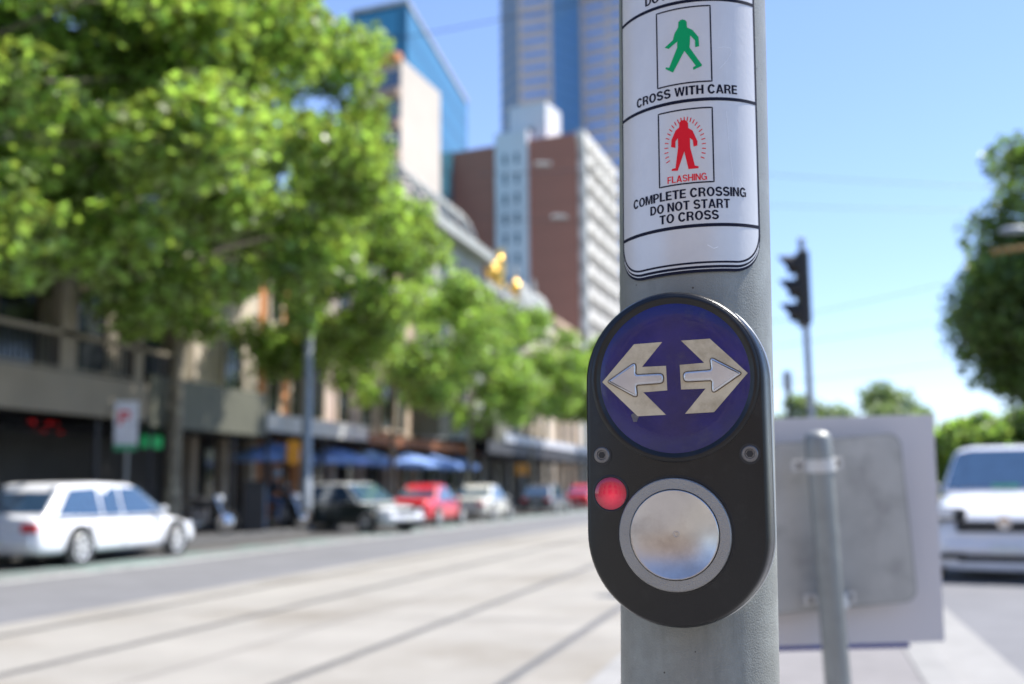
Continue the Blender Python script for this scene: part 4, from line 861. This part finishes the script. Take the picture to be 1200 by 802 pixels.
# tan office tower
o0, o1, o2, o3, o4 = xy(591, 268), xy(613, 258), xy(655, 255), xy(690, 262), xy(760, 254); ob = xy(800, 300)
M['granite'] = mat('pinkish_granite', (.62, .5, .46), .7, scale=.1); M['skyglass'] = mat('sky_blue_glass', (.32, .44, .66), .12, .5, var=.1, scale=.05)
M['darkcurtain'] = stripes('dark_curtain_glass', (.12, .18, .27), (.32, .3, .28), 2, 3.5, .3, .2)
M['bluecurtain'] = stripes('blue_curtain_glass', (.16, .34, .6), (.12, .26, .48), 2, 3.5, .12, .12, .3)
tt = empty('tan_office_tower', (o1[0], o1[1], 0), 0, 'tall pinkish tan office tower with rows of blue windows and glass strips', 'building')
HT = 150
def l1(p): return (p[0] - o1[0], p[1] - o1[1])
back = Vector((-.1, 1)).normalized() * 45
def slab_(p, q, name, m, h=HT, th=30):
    return MB().prism([l1(p), l1(q), (l1(q)[0] + back.x / 45 * th, l1(q)[1] + back.y / 45 * th), (l1(p)[0] + back.x / 45 * th, l1(p)[1] + back.y / 45 * th)], 0, h).build(name, m, tt)
slab_(o0, o1, 'dark_glass_side', M['darkcurtain'])
slab_(o1, o2, 'granite_wing', M['granite']); slab_(o2, o3, 'glass_strip', M['bluecurtain'], HT + .1, 28); slab_(o3, o4, 'granite_wing', M['granite'])
for (p, q, ts) in ((o1, o2, ((.12, .88),)), (o3, o4, ((.08, .46), (.54, .92)))):
    for k in range(24):
        for t0, t1 in ts:
            if len(ts) > 1 and k > 20: continue
            zz = HT - 30 - k * 3.5 + 3; face_quad(MB(), p, q, t0, t1, zz, zz + 1.6, .0, .12, o1).build('window', M['skyglass'], tt)
# glass tower far left
g0, g1, g2 = xy(405, 122), xy(475, 119), xy(549, 152)
M['teal'] = stripes('teal_curtain_wall', (.07, .27, .38), (.03, .11, .17), 2, 3.6, .14, .12, .45, (.05, .18, .26), 1, 2.4, .08)
gt = empty('glass_tower', (g1[0], g1[1], 0), 0, 'teal glass tower rising behind the white flank wall at the top left', 'building'); HG = ht(475, 4, 119)
MB().prism([loc_(p, g1) for p in para(g0, g1, g2)], 0, HG).build('curtain_wall', M['teal'], gt)
face_quad(MB(), g0, g1, 0, 1, HG, HG + .5, -.4, .12, g1).build('roof_edge', M['greystone'], gt); face_quad(MB(), g1, g2, 0, 1, HG, HG + .5, -.4, .12, g1).build('roof_edge', M['greystone'], gt)
# white flank building
w0, w1, w2 = xy(420, 97), xy(468, 95), xy(516, 104); HW = ht(468, 68, 95)
wt = empty('white_flank_building', (w1[0], w1[1], 0), 0, 'apartment block with a blank white flank wall, in front of the teal tower', 'building')
M['flankwhite'] = mat('warm_white_render', (.52, .455, .40), .85, scale=.1)
MB().prism([loc_(p, w1) for p in para(w0, w1, w2)], 0, HW).build('walls', M['flankwhite'], wt)
face_quad(MB(), w0, w1, 0, .35, 0, HW + 1.9, -6, .4, w1).build('stair_tower', M['flankwhite'], wt)
for k in range(9):
    zz = HW - 2.8 - k * 3.0
    face_quad(MB(), w0, w1, .42, .96, zz, zz + 1.7, .0, .1, w1).build('window_band', M['glassblue'], wt)
    face_quad(MB(), w0, w1, .38, 1.0, zz - .95, zz - .15, .0, .7, w1).build('balcony', mat('balcony_drab', (.35, .25, .2), .8) if k == 0 else bpy.data.materials['balcony_drab'], wt)
face_quad(MB(), w0, w1, .36, 1.0, HW - .3, HW + .4, -.2, .9, w1).build('eave', M['orange'], wt)

# ------------------------------------------------------------------ street things on the far side
# lamp post with orange box
lpY = onX(358.5, -14.9); zt = 11.5
r = empty('lamp_post', (-14.9, lpY, .12), 0, 'tall blue grey lamp post rising into the leaves between wagon and sedan', 'lamp post')
MB().tube([(0, 0, 0), (0, 0, 1.4), (0, 0, 1.45), (0, 0, zt)], [.21, .2, .165, .11], 20).build('shaft', M['lamppost'], r, smooth=True)
MB().tube([(0, 0, zt), (.5, 0, zt + .5), (2.2, 0, zt + .7)], [.09, .07, .05], 10).build('arm', M['lamppost'], r, smooth=True)
MB().ball((2.5, 0, zt + .68), .3, 14, 8, (1.2, .5, .35)).build('lamp_head', M['lamppost'], r, smooth=True)
p = at(351, 530, 33.2); o = MB().box(-.2, .2, -.16, .16, -.37, .37).build('orange_box', M['orangebox'], bevel=.04); o.location = (-14.9 - .33, lpY - .25, p.z); o.rotation_euler.z = R_(25)
tag(o, 'orange box strapped to the left side of the lamp post', 'box')
# parking sign
py_ = onX(145, -14.85); r = empty('parking_sign', (-14.85, py_, .12), 0, 'tall white parking sign with red mark and green foot, behind the wagon', 'sign')
z0 = hX(145, 528, -14.85) - .12; z1 = hX(145, 470, -14.85) - .12; wd = 26 / FPX * 24.6 / 2; mr_ = rot('Z', 25)
MB().tube([(0, .05, 0), (0, .05, z1)], .04, 10).build('post', M['galv'], r, smooth=True)
MB().box(-wd, wd, -.02, .0, z0, z1, mr_).build('panel', mat('sign_white', (.6, .62, .68), .5), r)
MB().box(-wd, wd, -.026, -.021, z0, z0 + .13, mr_).build('green_band', mat('sign_green', (.03, .3, .14), .5), r)
ph = MB(); zc_ = z1 - .38
ph.box(-.17, -.10, -.028, -.021, zc_ - .16, zc_ + .16, mr_); ph.box(-.099, .03, -.028, -.021, zc_ + .09, zc_ + .16, mr_); ph.box(-.099, .03, -.028, -.021, zc_ - .03, zc_ + .03, mr_); ph.box(.031, .08, -.028, -.021, zc_ - .01, zc_ + .14, mr_)
ph.build('red_letter', mat('sign_red', (.6, .03, .05), .5), r)
# second round-cornered orange sign
yy = onX(612, -15.0); r = empty('orange_street_sign', (-15.0, yy, .12), 0, 'small square orange sign on a pale post under the black awning', 'sign')
z0 = hX(612, 557, -15) - .12
MB().tube([(0, .04, 0), (0, .04, z0 + .6)], .085, 10).build('post', M['galv'], r, smooth=True)
MB().box(-.33, .33, -.03, .0, z0, z0 + .62, rot('Z', 15)).build('panel', M['orangebox'], r, bevel=.012)
# umbrellas
def umbrella(loc, rad, h, lab, rz):
    r = empty('market_umbrella', loc, rz, lab, 'umbrella', 'blue cafe umbrellas on the footpath'); n = 8; v = [(0, 0, h)]; f = []
    for ring, (fr, dz) in enumerate(((.5, -.2), (1, -.46))):
        for k in range(n * 2):
            a = math.pi * k / n; rr = rad * fr * (1 if k % 2 == 0 else .93); v.append((rr * math.cos(a), rr * math.sin(a), h + dz + (0 if k % 2 == 0 else .03)))
    m = n * 2
    for k in range(m): f.append((0, 1 + k, 1 + (k + 1) % m)); f.append((1 + k, 1 + m + k, 1 + m + (k + 1) % m, 1 + (k + 1) % m))
    MB().add(v, f).build('canopy', M['umb'], r)
    v = []; f = []
    for k in range(m):
        a = math.pi * k / n; rr = rad * (1 if k % 2 == 0 else .93); z = h - .46 + (0 if k % 2 == 0 else .03)
        v += [(rr * math.cos(a), rr * math.sin(a), z - .003), (rr * 1.01 * math.cos(a), rr * 1.01 * math.sin(a), z - (.2 if k % 2 else .14))]
    for k in range(m): f.append((2 * k, 2 * k + 1, 2 * ((k + 1) % m) + 1, 2 * ((k + 1) % m)))
    MB().add(v, f).build('valance', M['umb'], r)
    MB().tube([(0, 0, 0), (0, 0, h + .08)], .03, 8).build('pole', M['galv'], r)
    rb = MB()
    for k in range(n): a = 2 * math.pi * k / n; rb.tube([(.02, 0, h - .04), (rad * .97 * math.cos(a), rad * .97 * math.sin(a), h - .49)], .012, 5)
    rb.build('ribs', M['galv'], r)
    MB().lathe([(.3, 0), (.3, .06), (.05, .1)], 16).build('base', M['darkmetal'], r)
for i, (px, X, rad, lab) in enumerate(((318, -16.4, 1.35, 'nearest blue umbrella, just left of the lamp post'), (389, -16.4, 1.35, 'second blue umbrella, just right of the lamp post'), (431, -16.6, 1.2, 'blue umbrella above the dark sedan bonnet, left of a thin trunk'), (478, -16.4, 1.35, 'blue umbrella just right of the thin trunk'), (506, -16.4, 1.4, 'blue umbrella over the red car'), (535, -16.6, 1.2, 'last and smallest blue umbrella, above the champagne sedan'))):
    umbrella((X, onX(px, X), .12), rad, 2.72, lab, i * .3)
# bin, motorcycles and rider
yb = onX(299, -15.3); r = empty('litter_bin', (-15.3, yb, .12), .5, 'dark litter bin with pale blue side standing at the kerb', 'bin')
MB().box(-.32, .28, -.3, .3, 0, 1.35).build('body', M['darkmetal'], r, bevel=.03); MB().box(-.36, .36, -.34, .34, 1.35, 1.45).build('lid', M['darkmetal'], r, bevel=.02)
MB().box(.281, .33, -.27, .27, .1, 1.3).build('side_panel', mat('pale_blue_panel', (.2, .26, .36), .5), r)
def motorcycle(loc, rz, lab, glint):
    r = empty('motorcycle', loc, rz, lab, 'motorcycle', 'motorcycles parked on the footpath'); wm = MB()
    for y in (-.7, .72):
        t_ = MB(); v = []; f = []; n = 24; m = 8
        for i in range(n):
            a = 2 * math.pi * i / n
            for k in range(m): b_ = 2 * math.pi * k / m; rr = .27 + .055 * math.cos(b_); v.append((.055 * math.sin(b_), y + rr * math.cos(a), .325 + rr * math.sin(a)))
        for i in range(n):
            for k in range(m): f.append((i * m + k, i * m + (k + 1) % m, ((i + 1) % n) * m + (k + 1) % m, ((i + 1) % n) * m + k))
        w_ = MB().add(v, f).build('wheel', M['tyre'], r, smooth=True)
        h_ = MB().lathe([(.22, -.012), (.22, .012), (.06, .03), (.03, .05)], 20, T(0, y, .325) @ rot('Y', 90)); h_.build('rim', M['chrome'], w_, smooth=True)
    MB().lathe([(.05, -.5), (.16, -.35), (.2, 0), (.17, .3), (.05, .42)], 16, T(0, .12, .86) @ rot('X', 90), .75, .8).build('fuel_tank', M['darkmetal'], r, smooth=True)
    MB().box(-.15, .15, -.75, -.12, .78, .88).build('seat', M['blackpl'], r, bevel=.04)
    MB().box(-.17, .17, -.2, .28, .28, .68).build('engine', M['rail'], r, bevel=.05)
    fk = MB()
    for sx in (-.1, .1): fk.tube([(sx, .72, .325), (sx, .42, 1.05)], .028, 8)
    fk.build('fork', M['chrome'], r); MB().tube([(-.38, .25, 1.1), (-.2, .42, 1.1), (.2, .42, 1.1), (.38, .25, 1.1)], .018, 8).build('handlebar', M['darkmetal'], r)
    MB().ball((0, .55, .95), .11, 12, 8).build('headlight', M['headlamp'], r, smooth=True)
    for sx in (-.35, .35): MB().ball((sx, .33, 1.3), .08, 12, 8, (1, .3, .7)).build('mirror', M['chrome'], r, smooth=True)
    MB().tube([(.16, .1, .3), (.2, -.3, .28), (.2, -.85, .38)], .05, 10).build('exhaust', M['chrome'], r, smooth=True)
    MB().tube([(-.1, 0, .35), (-.28, -.05, 0)], .015, 6).build('side_stand', M['darkmetal'], r)
    return r
mx_ = Vector((-15.5, onX(327, -15.5), .12))
motorcycle(mx_, R_(-75), 'dark motorcycle with a helmeted rider, left of the lamp post', 1)
motorcycle((-15.7, onX(233, -15.7), .12), R_(-60), 'unattended dark motorcycle just beyond the wagon bonnet', 1)
# seated rider
def skinned(name, joints, edges, rads, m_by):
    me = bpy.data.meshes.new(name); me.from_pydata([tuple(j) for j in joints], edges, []); o = bpy.data.objects.new(name, me); COL.objects.link(o)
    sk_ = o.modifiers.new('skin', 'SKIN'); sk_.use_smooth_shade = True
    for i, r_ in enumerate(rads): me.skin_vertices[0].data[i].radius = (r_, r_); me.skin_vertices[0].data[i].use_root = (i == 0)
    sb = o.modifiers.new('sub', 'SUBSURF'); sb.levels = 1; sb.render_levels = 1
    bpy.context.view_layer.update(); m2 = bpy.data.meshes.new_from_object(o.evaluated_get(bpy.context.evaluated_depsgraph_get())); bpy.data.objects.remove(o)
    for mm in (M['jacket'], M['denim'], M['skin']): m2.materials.append(mm)
    for p_ in m2.polygons: p_.material_index = m_by(p_.center); p_.use_smooth = True
    o = bpy.data.objects.new(name, m2); COL.objects.link(o); return o
J = [(0, -.32, .95), (0, -.25, 1.15), (0, -.16, 1.38), (0, -.12, 1.48), (0, -.08, 1.58), (0, -.06, 1.68),
     (.18, -.17, 1.40), (.27, .02, 1.18), (.34, .24, 1.14), (.34, .30, 1.12), (-.18, -.17, 1.40), (-.27, .02, 1.18), (-.34, .24, 1.14), (-.34, .30, 1.12),
     (.13, -.28, .93), (.24, .12, .82), (.24, -.02, .38), (.24, .12, .30), (-.13, -.28, .93), (-.24, .12, .82), (-.3, .02, .1), (-.3, .2, .05)]
E_ = [(0, 1), (1, 2), (2, 3), (3, 4), (4, 5), (2, 6), (6, 7), (7, 8), (8, 9), (2, 10), (10, 11), (11, 12), (12, 13), (0, 14), (14, 15), (15, 16), (16, 17), (0, 18), (18, 19), (19, 20), (20, 21)]
RD = [.15, .15, .15, .065, .1, .08, .075, .055, .04, .045, .075, .055, .04, .045, .10, .075, .05, .045, .10, .075, .05, .045]
rider = skinned('person', J, E_, RD, lambda c: 2 if (c.z > 1.5 or (c.y > .25 and 1.0 < c.z < 1.25)) else (1 if c.z < .98 and c.z > .2 else 0))
rider.location = mx_; rider.rotation_euler.z = R_(-75)
tag(rider, 'rider in dark jacket, jeans and grey helmet seated on the motorcycle', 'person')
hm = MB().ball((0, -.085, 1.68), .155, 16, 10, (.92, 1.05, 1)); hm.f = [q_ for q_ in hm.f if not all(hm.v[i][1] > .0 and hm.v[i][2] < 1.72 for i in q_)]
hm.build('helmet', M['greyhelmet'], rider, smooth=True)
# cafe tables and chairs in the shade
def cafe_set(px, X, lab):
    r = empty('cafe_table', (X, onX(px, X), .12), random.random(), lab, 'table', 'cafe tables under the umbrellas')
    MB().lathe([(.36, .72), (.36, .75)], 24).build('table_top', M['galv'], r); MB().tube([(0, 0, 0), (0, 0, .72)], .03, 8).build('leg', M['darkmetal'], r); MB().lathe([(.25, 0), (.05, .03)], 16).build('base', M['darkmetal'], r)
for px, lab in ((330, 'small round cafe table under the nearest umbrella'), (398, 'small round cafe table under the second umbrella'), (470, 'small round cafe table under the umbrella past the thin trunk'), (515, 'small round cafe table behind the red car')): cafe_set(px, -16.9, lab)

# overhead wires
def wire(p, q, r, lab, sag=.2):
    p = Vector(p); q = Vector(q); pts = [p.lerp(q, t / 12) - Vector((0, 0, sag * 4 * (t / 12) * (1 - t / 12))) for t in range(13)]
    tag(MB().tube(pts, r, 6).build('overhead_wire', M['darkmetal'], smooth=True), lab, 'wire', 'overhead tram wires')
wire(at(880, 203, 40), at(1260, 222, 44), .012, 'upper thin wire crossing the sky right of the pole', .1)
wire(at(880, 240, 44), at(1260, 246, 46), .012, 'level thin wire crossing the sky below the topmost one', .1)
wire(at(880, 382, 40), at(1240, 300, 52), .012, 'rising wire at traffic light height on the right', .1)
wire(at(880, 410, 46), at(1240, 352, 58), .012, 'second rising wire, below the traffic light head', .1)
wire(at(880, 452, 60), at(1240, 408, 60), .014, 'lowest wire right of the pole, just above the far trees', .1)
wire(at(300, 72, 30), at(790, -22, 30), .014, 'dark wire running past the glass tower top', .15)
wire(at(560, 205, 45), at(760, 190, 50), .02, 'wire with insulators in front of the brick tower', .1)
wire(at(560, 255, 48), at(760, 258, 50), .016, 'lower wire in front of the brick tower', .1)
for px, py, dep, lab in ((636, 192.5, 47, 'pale insulator on the wire before the brick tower'), (655, 254.5, 49, 'pale insulator on the lower wire before the brick tower')):
    o = MB().lathe([(.05, -.35), (.12, -.3), (.06, -.2), (.12, -.1), (.06, 0), (.12, .1), (.06, .2), (.12, .3), (.05, .35)], 12).build('wire_insulator', M['awngrey'], smooth=True)
    o.location = at(px, py, dep); o.rotation_euler = (0, R_(90), YAW); tag(o, lab, 'insulator')
# street lamp reaching in from the right, with a string of amber lamps beneath it
lpz = at(1188, 270, 34); r = empty('street_lamp', (9.6, lpz.y, .12), 0, 'grey street lamp head reaching in over the elm at the right edge', 'street lamp')
dx = lpz.x - 9.6; dz = lpz.z - .12
MB().tube([(0, 0, 0), (0, 0, dz - .6)], [.12, .07], 14).build('pole', M['lamppost'], r, smooth=True)
MB().tube([(0, 0, dz - .6), (dx * .5, 0, dz - .05), (dx + .4, 0, dz + .02)], [.07, .05, .04], 10).build('arm', M['lamppost'], r, smooth=True)
MB().ball((dx, 0, dz), .35, 16, 8, (1.35, .5, .38)).build('lamp_head', M['lamppost'], r, smooth=True)
M['amber'] = mat('dull_amber', (.4, .2, .04), .5)
fs = empty('amber_marker_string', at(1225, 287, 34), 0, 'row of amber discs on a wire below the street lamp head', 'marker string')
p0 = at(1160, 296, 34) - fs.location; p1 = at(1290, 278, 34) - fs.location
MB().tube([p0, p1], .02, 6).build('wire', M['darkmetal'], fs)
for k in range(14): c = p0.lerp(p1, (k + .5) / 14); MB().ball(c, .095, 10, 6, (1, .6, 1)).build('amber_disc', M['amber'], fs, smooth=True)
# a brown stone building behind the camera, seen only in reflections
bb = empty('rear_building', (0, -32, 0), 0, 'brown stone building across the crossing, reflected in the steel button', 'building')
MB().box(-26, 22, -12, 0, 0, 15).build('walls', M['tan'], bb)
for k in range(10):
    for z in (1, 5, 9.5): MB().box(-24 + k * 4.6, -21.6 + k * 4.6, .0, .06, z, z + 2.6).build('window', M['glassdark'], bb)
